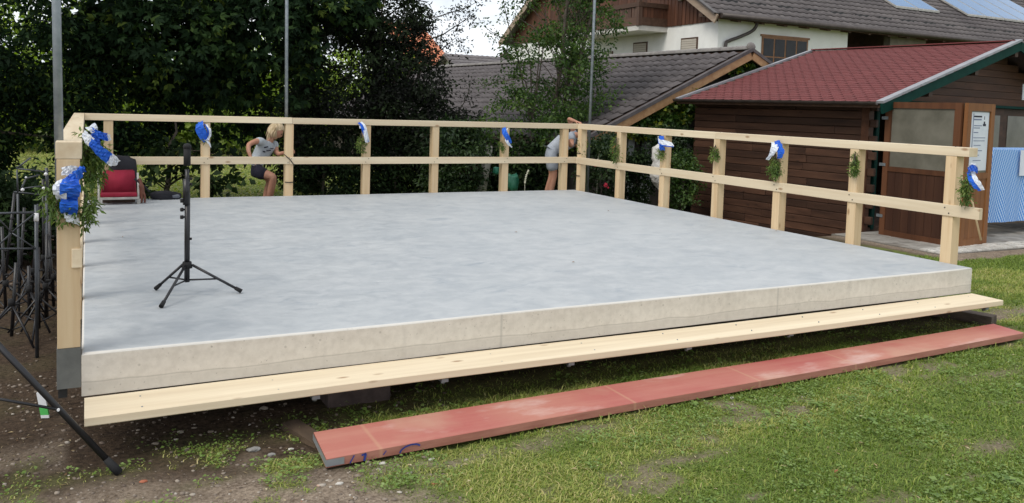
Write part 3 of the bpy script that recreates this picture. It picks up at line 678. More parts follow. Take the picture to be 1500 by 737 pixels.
smallbow('curled ribbon with a white tail on the sixth post of the back railing', 739, 188, DY-.02, 1, 1, lambda P: [
    ([P(-1, -1, .01), P(0, 6, .05), P(4, 13, .06), P(9, 22, .02)], V((1, 0, .4)), [.06, .08, .08, .05], 1, False),
    ([P(4, 0, .02), P(2, 10, .03), P(4, 20, .05), P(11, 28, .02)], V((1, 0, .5)), [.03, .035, .045, .02], 0, False)])
sprig('pale green sprig under the curled ribbon on the back railing', at(734, 212, DY-.02), (.06, .05, .08), 220, .03, 33)
# right railing
def rbow(label, x, y, pieces): 
    P = lambda a, b_, d=0: V(atX(x+a, y+b_, WX-.03-d))
    ribbon(label, atX(x, y, WX-.03), pieces(P))
rbow('square blue and white ribbon on the right railing above the white cloth', 970, 208, lambda P: [
    ([P(-1, -9, 0), P(-1, -2, .03), P(-1, 6, .04), P(0, 12, .02)], V((.1, -1, 0)), [.09, .10, .09, .10], 1, False),
    ([P(-6, -6, .02), P(-4, 0, .06), P(4, 2, .06), P(13, 4, .02), P(17, 6, .01)], V((0, .1, 1)), [.05, .07, .08, .06, .03], .2, False)])
sprig('sprig behind the square ribbon on the right railing', atX(968, 220, WX-.03), (.06, .07, .09), 250, .03, 41)
rbow('white and blue ribbon on the right railing in front of the log wall', 1136, 216, lambda P: [
    ([P(2, -10, 0), P(5, -2, .04), P(8, 8, .05), P(6, 16, .02)], V((.1, -1, .2)), [.07, .09, .09, .06], 1, False),
    ([P(-2, -7, .02), P(-1, 0, .06), P(-6, 10, .06), P(-12, 18, .02)], V((.1, -1, -.2)), [.08, .10, .06, .04], 0, False)])
sprig('bushy green sprig under the ribbon in front of the log wall', atX(1135, 236, WX-.03), (.07, .10, .16), 700, .032, 42)
rbow('blue ribbon with white tail on the last post of the right railing', 1424, 248, lambda P: [
    ([P(-6, 0, .02), P(-1, -3, .05), P(5, -2, .05), P(8, 3, .02)], V((0, 0, 1)), [.05, .07, .065, .05], .8, False),
    ([P(-2, 4, .02), P(1, 14, .05), P(6, 22, .05), P(14, 31, .02)], V((.4, -1, .3)), [.06, .07, .08, .05], .5, False)])
sprig('long green sprig hanging on the last post of the right railing', atX(1417, 266, WX-.04), (.06, .07, .17), 500, .032, 43)
sprig('loose green sprig without ribbon right of the white cloth', atX(1048, 220, WX-.03), (.05, .08, .12), 330, .034, 44)
sprig('small dense sprig without ribbon near the green door post', atX(1252, 234, WX-.03), (.05, .07, .13), 420, .034, 45)
sprig('dark green sprig hanging at the far corner of the railing', at(853, 205, DY-.05), (.08, .07, .22), 420, .035, 46)
sprig('sprig with red blossom on the first right post past the corner', atX(903, 212, WX-.03), (.08, .10, .2), 420, .035, 47)
# flower stalk pale stick below the last sprig
MB().tube([atX(1423, 290, WX+.13), atX(1430, 322, WX+.16), atX(1437, 352, WX+.2)], .008, n=6).build('cut_stick', M_pz, label='thin peeled stick leaning by the last post of the right railing', cat='stick')
# ================================================================== STANDS
def bar(mb, a, b_, r, n=8, m=0): mb.tube([a, b_], r, n=n, m=m)
st = empty('microphone_stand', (.60, 1.10, 0), 'black telescopic tripod stand alone on the concrete slab', 'stand', )
Yc = 1.12; hub = at(274, 388, Yc); botp = at(273, 413, Yc); topz = at(270, 240, Yc)[2]; hx = hub[0]
cz = hub[2]
MB().tube([(hx, Yc, botp[2]), (hx, Yc, at(270, 285, Yc)[2])], .0165, n=12).build('lower_tube', M_black, st)
MB().tube([(hx, Yc, at(270, 285, Yc)[2]), (hx-.003, Yc, at(270, 248, Yc)[2])], .0125, n=12).tube([(hx-.006, Yc, at(270, 300, Yc)[2]), (hx-.006, Yc, at(270, 262, Yc)[2])], .021, n=12).build('upper_tube', M_black, st)
MB().tube([(hx-.003, Yc, at(270, 243, Yc)[2]), (hx-.003, Yc, at(270, 218, Yc)[2])], .021, n=14).blob((hx-.003, Yc, at(270, 215, Yc)[2]), (.026, .026, .022)).build('head_clamp', M_blackr, st)
for y in (294, 307, 318):
    z = at(268, y, Yc)[2]; k = MB(); k.tube([(hx-.015, Yc, z), (hx-.028, Yc-.004, z)], .006, n=8); k.tube([(hx-.024, Yc-.003, z), (hx-.040, Yc-.006, z)], .012, n=8); k.build('knob', M_blackr, st)
for y in (262, 270, 350): 
    z = at(275, y, Yc)[2]; MB().tube([(hx+.012, Yc, z), (hx+.026, Yc-.004, z)], .008, n=8).build('knob', M_blackr, st)
MB().tube([(hx, Yc, cz-.02), (hx, Yc, cz+.02)], [.032, .026], n=12).build('leg_collar', M_blackr, st)
for fx, fy in ((228, 423), (236, 449), (354, 427)):
    f = atZ(fx, fy, .012); d = V((f[0]-hx, f[1]-Yc, 0)).normalized()
    s = V((hx, Yc, cz))+d*.03; leg = MB().tube([s, V(f)], .0085, n=8); lo = leg.build('leg', M_black, st)
    MB().tube([V(f)+(s-V(f)).normalized()*.045, V(f)], [.012, .0145], n=8).build('rubber_foot', M_blackr, lo)
    mid = s.lerp(V(f), .52); MB().tube([mid, (hx, Yc, botp[2]+.012)], .0055, n=6).build('brace', M_black, st)
# ---- foreground tripod (its column stands outside the frame on the left)
ft = atZ(172, 690, G+.02); top_ = V(at(0, 508, -.30)); dirl = (top_-V(ft)).normalized(); hubp = V(ft)+dirl*1.02
tp_ = empty('tripod_stand', (hubp.x, hubp.y, G), 'big black tripod whose long leg reaches into the lower left corner', 'stand', )
for k in range(3):
    if k == 0: f = V(ft)
    else:
        an = math.atan2(ft[1]-hubp.y, ft[0]-hubp.x)+k*2*PI/3; rr0 = math.hypot(ft[0]-hubp.x, ft[1]-hubp.y); f = V((hubp.x+rr0*math.cos(an), hubp.y+rr0*math.sin(an), G+.02))
    l_ = MB().tube([hubp, f], .0135, n=14).build('leg', M_black, tp_)
    dd = (hubp-f).normalized(); MB().tube([f+dd*.075, f+dd*.02, f-dd*.012], [.0145, .019, .0185], n=12).build('rubber_foot', M_blackr, l_)
    m_ = f.lerp(hubp, .37); c_ = V((hubp.x, hubp.y, m_.z+.10)); MB().tube([m_+V((0, -.012, 0)), c_], .0065, n=8).build('brace', M_black, tp_)
    MB().tube([m_+V((0, -.022, 0)), m_+V((0, .018, 0))], .006, n=8).build('rivet', M_white, l_)
MB().tube([(hubp.x, hubp.y, G+.22), (hubp.x, hubp.y, hubp.z+.75)], .0175, n=14).build('column', M_black, tp_)
MB().tube([(hubp.x, hubp.y, hubp.z-.04), (hubp.x, hubp.y, hubp.z+.05)], .034, n=12).build('leg_collar', M_blackr, tp_)
# ---- clutter of black stands
def tripod(label, x, y, h, r, ang, lean=(0, 0), tipw=False, seed=0):
    o = empty('music_stand', (x, y, G), label, 'stand', 'black stands crowded left of the slab')
    R = random.Random(seed); tp = V((x+lean[0], y+lean[1], G+h))
    MB().tube([(x, y, G+.06), tp], .011, n=8).build('column', M_black, o)
    MB().tube([(x, y, G+.26), (x, y, G+.31)], .02, n=8).build('leg_collar', M_blackr, o)
    for k in range(3):
        an = ang+k*2*PI/3; f = V((x+r*math.cos(an), y+r*math.sin(an), G+.012)); c = V((x, y, G+.28))
        MB().tube([c, f], .007, n=6).build('leg', M_black, o); MB().tube([c.lerp(f, .5), V((x, y, G+.10))], .005, n=5).build('brace', M_black, o)
    for k in range(2):
        z = G+h*(.5+.25*k); MB().tube([(x+lean[0]*.6, y, z), (x+.03+lean[0]*.6, y-.01, z)], .009, n=6).build('knob', M_blackr, o)
    if tipw: MB().tube([tp+V((0, 0, -.005)), tp+V((0, 0, .03))], .016, n=8).build('white_cap', M_white, o)
    return o
tripod('black stand with the widest legs close beside the near left post', -.27, 2.10, .62, .24, .4, seed=1)
tripod('short black stand left of the lattice frame upright', -.42, 1.95, .55, .22, 1.2, (.03, 0), seed=2)
tripod('black stand farthest left behind the tripod leg', -.50, 2.6, .70, .26, 2.0, (-.02, 0), seed=3)
tripod('black stand leaning back among the others', -.36, 3.0, .80, .25, .1, (.05, .1), seed=4)
tripod('tall thin black stand at the back of the stand cluster', -.30, 3.6, .95, .26, .8, seed=5)
tripod('black stand half hidden by the near left post', -.20, 2.75, .60, .2, 1.6, (-.03, 0), seed=6)
tripod('black stand tucked behind the lattice frame', -.46, 3.3, .75, .27, .9, (.04, 0), seed=7)
tripod('low black stand with short column beside the widest legged one', -.34, 2.35, .45, .25, 1.1, seed=8)
tripod('black stand at the back left with its column leaning right', -.58, 3.5, .85, .26, .3, (.08, 0), seed=9)
tripod('black stand whose foot touches the slab edge', -.24, 3.2, .7, .22, .2, seed=10)
tripod('black stand just right of the lattice frame upright', -.24, 2.4, .66, .22, 1.9, (.01, .03), seed=12)
# ---- lattice frame with grey tubes
lf = empty('folding_lattice_frame', (-.38, 1.6, G), 'grey tubular frame with crossed braces and a white capped upright', 'frame')
A2 = lambda x, y, Y=1.6: V(at(x, y, Y))
for nme, a, b_, r in (('top_tube', (-40, 314), (56, 311), .0075), ('bottom_tube', (-40, 365), (56, 364), .0065)): MB().tube([A2(*a), A2(*b_)], r, n=8).build(nme, M_gstand, lf)
MB().tube([A2(53, 300), V((A2(53, 300).x, 1.6, G))], .011, n=8).build('upright', M_gstand, lf)
MB().tube([A2(-38, 300), V((A2(-38, 300).x, 1.6, G))], .011, n=8).build('upright', M_gstand, lf)
MB().tube([A2(53, 324), A2(53, 312)], .0135, n=8).build('white_cap', M_white, lf)
for a, b_ in (((50, 313), (17, 341)), ((17, 341), (-5, 362)), ((-10, 312), (17, 341)), ((17, 341), (52, 364))): MB().tube([A2(*a, 1.59), A2(*b_, 1.59)], .005, n=6).build('diagonal_brace', M_gstand, lf)
# second frame behind: a stand of thin dark tubes with white caps
l2 = empty('stool_frame', (-.42, 2.6, G), 'dark folding metal frame with four white plastic end caps behind the lattice frame', 'frame')
B2 = lambda x, y, Y=2.6: V(at(x, y, Y))
for a, b_, r in (((24, 247), (70, 252), .006), ((20, 281), (66, 286), .006), ((68, 246), (70, 284), .011), ((38, 262), (58, 256), .006), ((38, 262), (30, 279), .006), ((24, 247), (45, 231), .006), ((25, 249), (26, 283), .006), ((33, 276), (66, 272), .005)):
    MB().tube([B2(*a), B2(*b_)], r, n=6).build('frame_tube', M_gstand, l2)
for a in ((67, 255), (33, 278), (64, 276), (38, 260)):
    p = B2(*a, 2.57); MB().blob(p, (.014 if a[0] != 38 else .009,)*3, sub=1).build('end_cap', M_white, l2)
for x in (26, 68): p = B2(x, 284); MB().tube([p, V((p.x, p.y+.05, G))], .008, n=6).build('leg', M_gstand, l2)
# ---- bench, bags
M_redv = pm('dark_red_velvet', (.20, .006, .022), (.27, .012, .035), scale=8, rough=.85, bump=.1)
M_alu = pm('scuffed_aluminium', (.32, .31, .29), (.48, .46, .42), rough=.5, metal=.4, scale=12)
M_bag = pm('black_cloth', (.010, .010, .014), (.022, .022, .028), rough=.9, bump=.4, scale=6)
bn = empty('folding_bench', (.36, 6.0, 0), 'small dark red upholstered bench with silver frame on the far left of the slab', 'bench')
def q3(x, y, Y): return V(at(x, y, Y))
mb = MB(); f = [q3(147, 289, 6.0), q3(201, 287, 6.0), q3(197, 249, 6.16), q3(151, 250, 6.16)]; bk = V((0, .05, 0))
mb.hexa([f[0], f[1], f[1]+bk, f[0]+bk, f[3], f[2], f[2]+bk, f[3]+bk]); 
bm = bmesh.new(); vs = [bm.verts.new(v) for v in mb.v]; [bm.faces.new([vs[i] for i in ff]) for ff in mb.f]; bmesh.ops.bevel(bm, geom=bm.edges[:], offset=.012, segments=3, affect='EDGES'); MB().bm(bm, smooth=True).build('back_cushion', M_redv, bn)
sz0 = q3(147, 289, 5.93).z; MB().box((q3(147, 287, 5.9).x, 5.86, sz0+.005), (q3(201, 287, 5.9).x, 6.02, sz0+.045), bev=.012).build('seat_cushion', M_redv, bn)
MB().box((q3(145, 290, 5.9).x, 5.84, sz0-.022), (q3(203, 290, 5.9).x, 5.862, sz0+.004), bev=.003).build('front_bar', M_alu, bn)
for x in (144.5, 203):
    X0 = q3(x, 290, 5.9).x; 
    MB().beam((X0, 5.87, .0), (X0, 6.10, .33), .02, .02).build('side_frame', M_alu, bn)
    MB().box((X0-.018, 5.85, 0), (X0+.018, 5.91, sz0-.02), bev=.004).build('leg', M_alu, bn)
MB().box((q3(150, 290, 6.0).x, 5.98, .005), (q3(198, 290, 6.0).x, 6.0, sz0-.03)).build('lower_panel', pm('brown_board', (.05, .03, .022), (.09, .055, .04)), bn)
def lump(name, label, cat, c, r, mat, seed, noise=.12, **k):
    mb = MB(); bm = bmesh.new(); bmesh.ops.create_icosphere(bm, subdivisions=3, radius=1)
    for v in bm.verts:
        w = 1+noise*2*(float(fbm(np.array(v.co.x*1.8+seed), np.array(v.co.y*1.8+v.co.z*1.3+seed*2), 3))-.5)*2
        sg = lambda t_: math.copysign(abs(t_)**.7, t_)
        v.co = V((c[0]+sg(v.co.x)*r[0]*w, c[1]+sg(v.co.y)*r[1]*w, c[2]+sg(v.co.z)*r[2]*w))
    mb.bm(bm, smooth=True); return mb.build(name, mat, label=label, cat=cat, **k)
lump('equipment_bag', 'black cloth bag standing upright behind the red bench', 'bag', (.40, 6.27, .26), (.155, .07, .275), M_bag, 3)
lump('equipment_bag', 'flat dark bag lying on the slab edge right of the red bench', 'bag', (.86, 6.27, .045), (.17, .07, .055), M_bag, 5)
lump('folded_jacket', 'grey folded jacket lying on the flat dark bag', 'jacket', tuple(q3(255, 287, 6.25)), (.07, .05, .03), pm('grey_cloth', (.10, .11, .13), (.16, .17, .2), bump=.3), 8)
bg_ = empty('carry_strap_bundle', (q3(208, 292, 5.95).x, 5.95, 0), 'brown leather strap bundle leaning on the right side of the red bench', 'strap')
M_lea = pm('brown_leather', (.09, .025, .015), (.16, .06, .035), rough=.6, bump=.3)
MB().tube(smooth_path([q3(197, 262, 5.95), q3(205, 268, 5.93), q3(212, 274, 5.93), q3(219, 281, 5.95)]), .012, n=6).build('strap', M_bag, bg_)
MB().tube(smooth_path([q3(204, 262, 5.95), q3(207, 272, 5.92), q3(208, 284, 5.92), q3(206, 297, 5.9)]), [.02]*5+[.028]*6+[.02]*5, n=8).build('bundle', M_lea, bg_)
MB().tube(smooth_path([q3(208, 278, 5.92), q3(212, 286, 5.9), q3(212, 297, 5.88)]), .013, n=6).build('loose_end', M_lea, bg_)
# ---- packaging on the soil
pk = atZ(66, 612, G+.01)
root = empty('drink_carton', (pk[0], pk[1], G), 'crushed white carton with a green band lying on the soil', 'carton')
p0 = V(at(58, 572, pk[1]+.03)); 
a_ = V((pk[0]-.018, pk[1], G+.01)); up_ = V((-.022, .03, .125)); sd_ = V((.036, 0, -.004)); th_ = V((.004, .02, -.003))
def slab4(lo, hi): b0 = a_+up_*lo; b1 = a_+up_*hi; return [b0, b0+sd_, b0+sd_+th_, b0+th_, b1, b1+sd_, b1+sd_+th_, b1+th_]
M_green = pm('green_print', (.06, .42, .08), (.08, .48, .10), rough=.4, bump=0)
MB().hexa(slab4(0, .12)).build('carton_end', M_white, root); MB().hexa(slab4(.48, 1)).build('carton_body', M_white, root); MB().hexa(slab4(.12, .48)).build('green_band', M_green, root)
# ================================================================== ROOF TILES
def pantile(w, l, amp, lip, cols=7, flat=False):
    mb = MB(); vs = []
    for j, (y, dz) in enumerate(((0, lip), (l*1.12, 0))):
        for i in range(cols+1):
            u = i/cols; h = amp*(math.sin(u*2*PI-.6)*.5+.5)**1.3 if not flat else 0
            vs.append((w*u*1.02, y, h+dz+.004))
    n = cols+1
    for i in range(n): x, y, z = vs[i]; vs.append((x, y, z-lip*.95-.002))
    fs = [(i, i+1, n+i+1, n+i) for i in range(cols)]+[(2*n+i, 2*n+i+1, i+1, i) for i in range(cols)]
    mb.add(vs, fs, smooth=False); mb.sm = [i < cols for i in range(len(fs))]
    return mb
def tiles(parent, name, O_, u, v, w, l, nu, nv, tb, mat, limit=300, clip=None, jit=.0, stagger=0., seed=0):
    u = V(u).normalized(); v = V(v).normalized(); n = u.cross(v); Mx = Matrix((u, v, n)).transposed(); R = random.Random(seed)
    P = []
    for j in range(nv):
        for i in range(nu):
            ou = i*w+(stagger*w if j % 2 else 0)
            p = V(O_)+u*ou+v*(j*l)
            if clip and not clip(ou, j*l): continue
            P.append(p+n*R.uniform(0, jit))
    P.sort(key=lambda p: (p-V(CAM)).length)
    me = tb.mesh(name, [mat])
    for p in P[:limit]: place(name, me, p, parent, Mx)
    if len(P) > limit:
        co = np.array(tb.v); f = np.array([[q[0], q[i], q[i+1]] for q in tb.f for i in range(1, len(q)-1)]); sm_ = [tb.sm[j] for j, q in enumerate(tb.f) for i in range(1, len(q)-1)]; k = len(co); rest = P[limit:]
        R3 = np.array(Mx); c = co@R3.T
        allc = np.concatenate([c+np.array(p) for p in rest])-np.array(wloc(parent)); allf = np.concatenate([f+k*i for i in range(len(rest))])
        me2 = np_mesh(name+'_rest', allc, allf, [mat])
        me2.polygons.foreach_set('use_smooth', np.tile(np.array(sm_), len(rest)))
        o = bpy.data.objects.new(name+'_field', me2); COL.objects.link(o); o.parent = parent; o['kind'] = 'stuff'
M_tile = pm('brown_grey_clay_tile', (.072, .064, .066), (.115, .103, .104), scale=5, rough=.8, bump=.1, rnd=.12, spec=.2)
M_tile2 = pm('weathered_grey_tile', (.115, .10, .102), (.16, .145, .145), scale=3, rough=.6, bump=.1, rnd=.1)
M_ridge = pm('mossy_ridge_tile', (.13, .115, .11), (.21, .195, .18), scale=6, rough=.7, bump=.2)
M_board = pm('honey_pine_board', (.28, .15, .07), (.40, .24, .12), scale=8, stretch=(1, .1, 1), rough=.6, bump=.1)
M_dkwood = wood('dark_brown_wood', (.040, .022, .014), (.085, .045, .028), 0, rnd=.25, sc=10)
M_logs = wood('brown_log', (.030, .0135, .008), (.080, .038, .022), 1, (.016, .008, .005), rnd=.38, sc=9)
M_logx = wood('brown_log_across', (.040, .015, .007), (.085, .034, .016), 0, (.015, .007, .004), rnd=.25, sc=9)
M_gutter = pm('dark_brown_gutter', (.05, .04, .036), (.075, .062, .055), rough=.4, metal=.2, bump=0)
M_dark = pm('dark_interior', (.012, .010, .009), (.02, .017, .015), rough=.9)
# ================================================================== GARDEN CABIN
u_ = V((.1315, -.9913, 0)); g_ = V((.9913, .1315, 0)); E0 = V((9.92, 3.656, 1.454))
def K(a, b_, z): return V((E0.x+g_.x*a-u_.x*b_, E0.y+g_.y*a-u_.y*b_, z))
def kbox(mb, a0, a1, b0, b1, z0, z1): return mb.hexa([K(a0, b0, z0), K(a1, b0, z0), K(a1, b1, z0), K(a0, b1, z0), K(a0, b0, z1), K(a1, b0, z1), K(a1, b1, z1), K(a0, b1, z1)])
cb = empty('garden_cabin', K(3.8, 2, G), 'low brown log cabin with red shingle roof and green bargeboard', 'cabin')
WA, WB = .27, .36; RA, RZ = 3.80, 2.551; SL = (RZ-1.454)/RA; BL = 3.875
# side wall of short stacked planks
wallm = MB(); kbox(wallm, WA+.05, WA+.11, WB+.05, 3.72, G-.25, 1.47).build('wall_core', M_dark, cb)
R = random.Random(5); z = G-.236; row = 0
while z < 1.46:
    h = .118; brk = sorted([R.uniform(.6, 3.2), R.uniform(1.2, 2.7)]) if z < .95 else [R.uniform(.9, 2.9)]
    if len(brk) == 2 and brk[1]-brk[0] < .5: brk = brk[:1]
    pts = [WB-.12 if row % 2 else WB-.02]+brk+[3.74]
    for i in range(len(pts)-1):
        mb = MB(); o = R.uniform(0, .012); kbox(mb, WA-o, WA+.06, pts[i]+.002, pts[i+1]-.002, z+.002, min(z+h-.004, 1.47)); q = mb
        bm = bmesh.new(); vs = [bm.verts.new(v) for v in q.v]; [bm.faces.new([vs[k] for k in f]) for f in q.f]; bmesh.ops.bevel(bm, geom=bm.edges[:], offset=.006, segments=1, affect='EDGES')
        MB().bm(bm).build('log_plank', M_logs, cb)
    z += h; row += 1
# corner log ends
for z0, nm in ((G-.2, 'corner_post'),): 
    mb = MB(); kbox(mb, WA-.03, WA+.09, WB+.0-.30+.28, WB+.10, z0, 1.45).build(nm, M_logx, cb)
# gable wall: logs over the openings and the first narrow pier
z = 1.50
while z < RZ+.1:
    a0 = max(WA+.02, (z+.118+.085-1.454)/SL); a1 = 2*RA-a0
    if a1-a0 > .3: kbox(MB(), a0, a1, WB, WB+.07, z+.002, z+.114).build('gable_log', M_logx, cb)
    z += .118
z = G
while z < 1.45:
    kbox(MB(), WA+.092, .42, WB+.02, WB+.08, z+.002, z+.114).build('gable_log', M_logx, cb); z += .118
kbox(MB(), 5.9, 2*RA-WA, WB, WB+.07, G, 1.49).build('gable_pier', M_logx, cb)
M_grn = pm('dark_green_paint', (.003, .032, .025), (.005, .042, .032), rough=.75, bump=.05, spec=.12)
kbox(MB(), .425, .50, WB-.03, WB+.05, G+.03, 1.46).build('door_post', M_grn, cb)
kbox(MB(), .50, 5.9, WB-.04, WB+.03, 1.455, 1.50).build('door_lintel', M_grn, cb)
# interior: floor, back wall, far side wall
kbox(MB(), .35, 7.3, WB-.02, 3.7, G-.02, G+.06).build('floor', M_dkwood, cb)
kbox(MB(), .35, 7.3, 3.65, 3.74, G, 1.48).build('back_wall', M_dkwood, cb)
kbox(MB(), 7.26, 7.34, WB+.08, 3.6, G, 1.48).build('right_wall', M_dkwood, cb)
# glazed panels behind the counter
M_pane = pm('grey_sky_pane', (.10, .095, .075), (.17, .16, .13), scale=2.5, rough=.3, bump=.02, spec=.5)  # flat grey stands in for the sky reflected in the glass
for a0, a1 in ((3.70, 4.22), (4.50, 5.5)):
    w_ = kbox(MB(), a0-.14, a1+.14, WB+.04, WB+.08, .45, 1.45).build('window', M_dkwood, cb)
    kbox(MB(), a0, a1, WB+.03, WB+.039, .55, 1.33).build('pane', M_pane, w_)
# roof
def kr(a, b_, dz=0): return K(a, b_, 1.454+SL*a+dz if a <= RA else 1.454+SL*(2*RA-a)+dz)
mb = MB().hexa([kr(-.06, 0.0, -.07), kr(RA, 0.0, -.07), kr(RA, BL, -.07), kr(-.06, BL, -.07), kr(-.06, 0.0, -.01), kr(RA, 0., -.01), kr(RA, BL, -.01), kr(-.06, BL, -.01)])
rf = mb.build('roof', M_dkwood, cb)
MB().hexa([kr(RA, 0.0, -.07), kr(2*RA+.06, 0.0, -.07), kr(2*RA+.06, BL, -.07), kr(RA, BL, -.07), kr(RA, 0.0, -.01), kr(2*RA+.06, 0., -.01), kr(2*RA+.06, BL, -.01), kr(RA, BL, -.01)]).build('back_roof', M_dkwood, cb)
M_shing = pm('red_bitumen_shingle', (.135, .034, .036), (.19, .062, .058), scale=120, rough=.85, bump=.5, rnd=.09, spec=.2, bscale=300)
vdir = (kr(1, 0)-kr(0, 0)).normalized(); udir = (kr(0, BL)-kr(0, 0)).normalized()
# hexagon-cut shingle tab
sw, sl = .19, .118
sh = MB(); xs = [0, .0, .28, .72, 1., 1.]
vs = [(0, sl*1.1, .000), (sw, sl*1.1, .0), (sw, sl*.38, .004), (sw*.74, 0, .006), (sw*.26, 0, .006), (0, sl*.38, .004)]
lo_ = [(x, y, z_-.006) for x, y, z_ in vs]
sh.add(vs+lo_, [(0, 5, 4, 3, 2, 1), (5, 11, 10, 4), (4, 10, 9, 3), (3, 9, 8, 2)])
nvr = int((RA+.02)/math.cos(math.atan(SL))/sl)
# from the verge: u runs backwards so tabs face out (v up the slope, u to the viewer's left needs a right-handed frame)
tiles(rf, 'shingle', kr(-.03, BL-.06, .004), -udir, vdir, sw, sl, int(BL/sw), nvr, sh, M_shing, limit=300, stagger=.5, clip=lambda a, b_: a < 3.71, jit=.0015, seed=3)
rmb = MB(); rmb.beam(kr(RA, .0, .012), kr(RA, BL, .012), .22, .018); rmb.build('ridge_cap', M_shing, cb)
M_flash = pm('grey_flashing', (.25, .25, .27), (.33, .33, .35), metal=.3, rough=.5, bump=.02)
mb = MB(); mb.beam(kr(-.10, -.02, .02), kr(RA, -.02, .02), .11, .035, up=tuple(vdir.cross(udir))); mb.build('verge_flashing', M_flash, cb)
mb = MB(); mb.beam(kr(-.09, -.045, -.075), kr(RA, -.045, -.075), .03, .145, up=(0, 0, 1)); mb.build('bargeboard', M_grn, cb)
mb = MB(); mb.beam(kr(RA, -.045, -.075), kr(2*RA+.09, -.045, -.075), .03, .145); mb.build('bargeboard', M_grn, cb)
mb = MB(); mb.beam(kr(-.06, BL, .015), kr(RA, BL, .015), .07, .04); mb.build('far_verge_flashing', M_flash, cb)
# gutter: half round channel
gm = MB(); pr = [(math.cos(PI+PI*k/8)*.05, math.sin(PI+PI*k/8)*.05) for k in range(9)]; pr2 = [(x*.9, y*.9) for x, y in pr[::-1]]; ring = pr+pr2
vs = []
for b_ in (.02, BL+.02):
    for x, y in ring: vs.append(K(-.10+x, b_, 1.452+y))
nr = len(ring); gm.add(vs, [(k, (k+1) % nr, nr+(k+1) % nr, nr+k) for k in range(nr)]+[list(range(nr))[::-1], [nr+k for k in range(nr)]]); gm.build('gutter', M_gutter, cb)
for k in range(4):
    b_ = .5+k*1.0; kbox(MB(), -.03, WA, b_, b_+.08, 1.36, 1.40).build('rafter_end', M_dkwood, cb) if False else None
# purlin ends under the near verge
for a in (1.2, 2.5, 3.75): kbox(MB(), a-.05, a+.05, -.02, WB, 1.454+SL*a-.24, 1.454+SL*a-.105).build('purlin', M_dkwood, cb)
# small white sign in the gable
kbox(MB(), 4.88, 5.3, WB-.012, WB-.002, 1.62, 1.90).build('notice', M_white, cb)
# ---- folding door leaves (open)
M_door = wood('orange_brown_door', (.16, .062, .020), (.26, .11, .038), 2, rnd=.05, sc=9)
M_doord = wood('dark_door_frame', (.035, .013, .007), (.065, .027, .014), 2, rnd=.10, sc=9)
M_doorm = wood('brown_door_frame', (.07, .026, .011), (.12, .048, .021), 2, rnd=.15, sc=9)
def leaf(nm, P, Q, z0, z1, mat, matp, fr, pane, mid, label):
    """door leaf between P and Q (xy), outer face on the left of P->Q"""
    P = V((P[0], P[1], 0)); Q = V((Q[0], Q[1], 0)); d = (Q-P).normalized(); w = (Q-P).length; n = V((-d.y, d.x, 0)); root = empty(nm, (P+d*w/2)+V((0, 0, z0)), label, 'door', 'folding door leaves of the cabin')
    if (n.dot(V(CAM)-P)) < 0: n = -n
    def bx(a0, a1, t0, t1, zz0, zz1, name, m_, par=root):
        mb = MB(); mb.hexa([P+d*a0+n*t0+V((0, 0, zz0)), P+d*a1+n*t0+V((0, 0, zz0)), P+d*a1+n*t1+V((0, 0, zz0)), P+d*a0+n*t1+V((0, 0, zz0)), P+d*a0+n*t0+V((0, 0, zz1)), P+d*a1+n*t0+V((0, 0, zz1)), P+d*a1+n*t1+V((0, 0, zz1)), P+d*a0+n*t1+V((0, 0, zz1))]); return mb.build(name, m_, par)
    bx(0, fr, -.025, .025, z0, z1, 'stile', mat); bx(w-fr, w, -.025, .025, z0, z1, 'stile', mat)
    bx(fr+.001, w-fr-.001, -.024, .024, z1-fr, z1, 'top_bar', mat); bx(fr+.001, w-fr-.001, -.024, .024, mid, mid+fr*.8, 'middle_bar', mat); bx(fr+.001, w-fr-.001, -.024, .024, z0, z0+fr, 'bottom_bar', mat)
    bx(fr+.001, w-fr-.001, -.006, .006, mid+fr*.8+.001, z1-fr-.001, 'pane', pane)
    e = .012
    bx(fr+.001, fr+e, .006, .020, mid+fr*.8+.001, z1-fr-.001, 'glazing_bead', mat); bx(w-fr-e, w-fr-.001, .006, .020, mid+fr*.8+.001, z1-fr-.001, 'glazing_bead', mat)
    k = max(2, int((w-2*fr)/.12)); ww = (w-2*fr-.002)/k
    for i in range(k): bx(fr+.001+i*ww+.001, fr+.001+(i+1)*ww-.003, -.012, .012, z0+fr+.001, mid-.001, 'panel_board', matp)
    return root, bx, w, P, d, n
LT = 1.455; zl = at(1396, 247, 2.74)
h1 = atX(1300, 150, 10.12); e1 = atX(1411, 150, 10.12)
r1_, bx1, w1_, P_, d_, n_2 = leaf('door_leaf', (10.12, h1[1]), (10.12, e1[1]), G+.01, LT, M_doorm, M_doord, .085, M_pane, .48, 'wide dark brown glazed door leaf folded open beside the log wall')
for z in (.56, -.17, 1.22): bx1(-.05, .05, .025, .034, z-.012, z+.03, 'hinge', M_steel)
f2 = atZ(1441.5, 363, G+.02); e2 = atZ(1455, 153, LT)
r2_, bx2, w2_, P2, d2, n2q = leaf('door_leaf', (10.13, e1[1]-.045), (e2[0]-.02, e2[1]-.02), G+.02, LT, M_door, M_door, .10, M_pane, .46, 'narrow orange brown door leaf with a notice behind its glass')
fr = .10
M_paper = pm('white_paper', (.62, .66, .74), (.70, .73, .80), rough=.6, bump=0)
M_ink = pm('grey_ink', (.16, .19, .30), (.24, .27, .38), rough=.7, bump=0); M_ink2 = pm('black_ink', (.02, .02, .04), rough=.7, bump=0)
pa = bx2(.14, w2_-.13, .0065, .009, .57, LT-.115, 'notice_sheet', M_paper)
pw = w2_-.27; x0 = .14; ztp = LT-.115
R = random.Random(2)
def pr_(a0, a1, z0, z1, m_): o = bx2(x0+a0*pw, x0+a1*pw, .0095, .0105, z0, z1, 'printed_line', m_, pa)
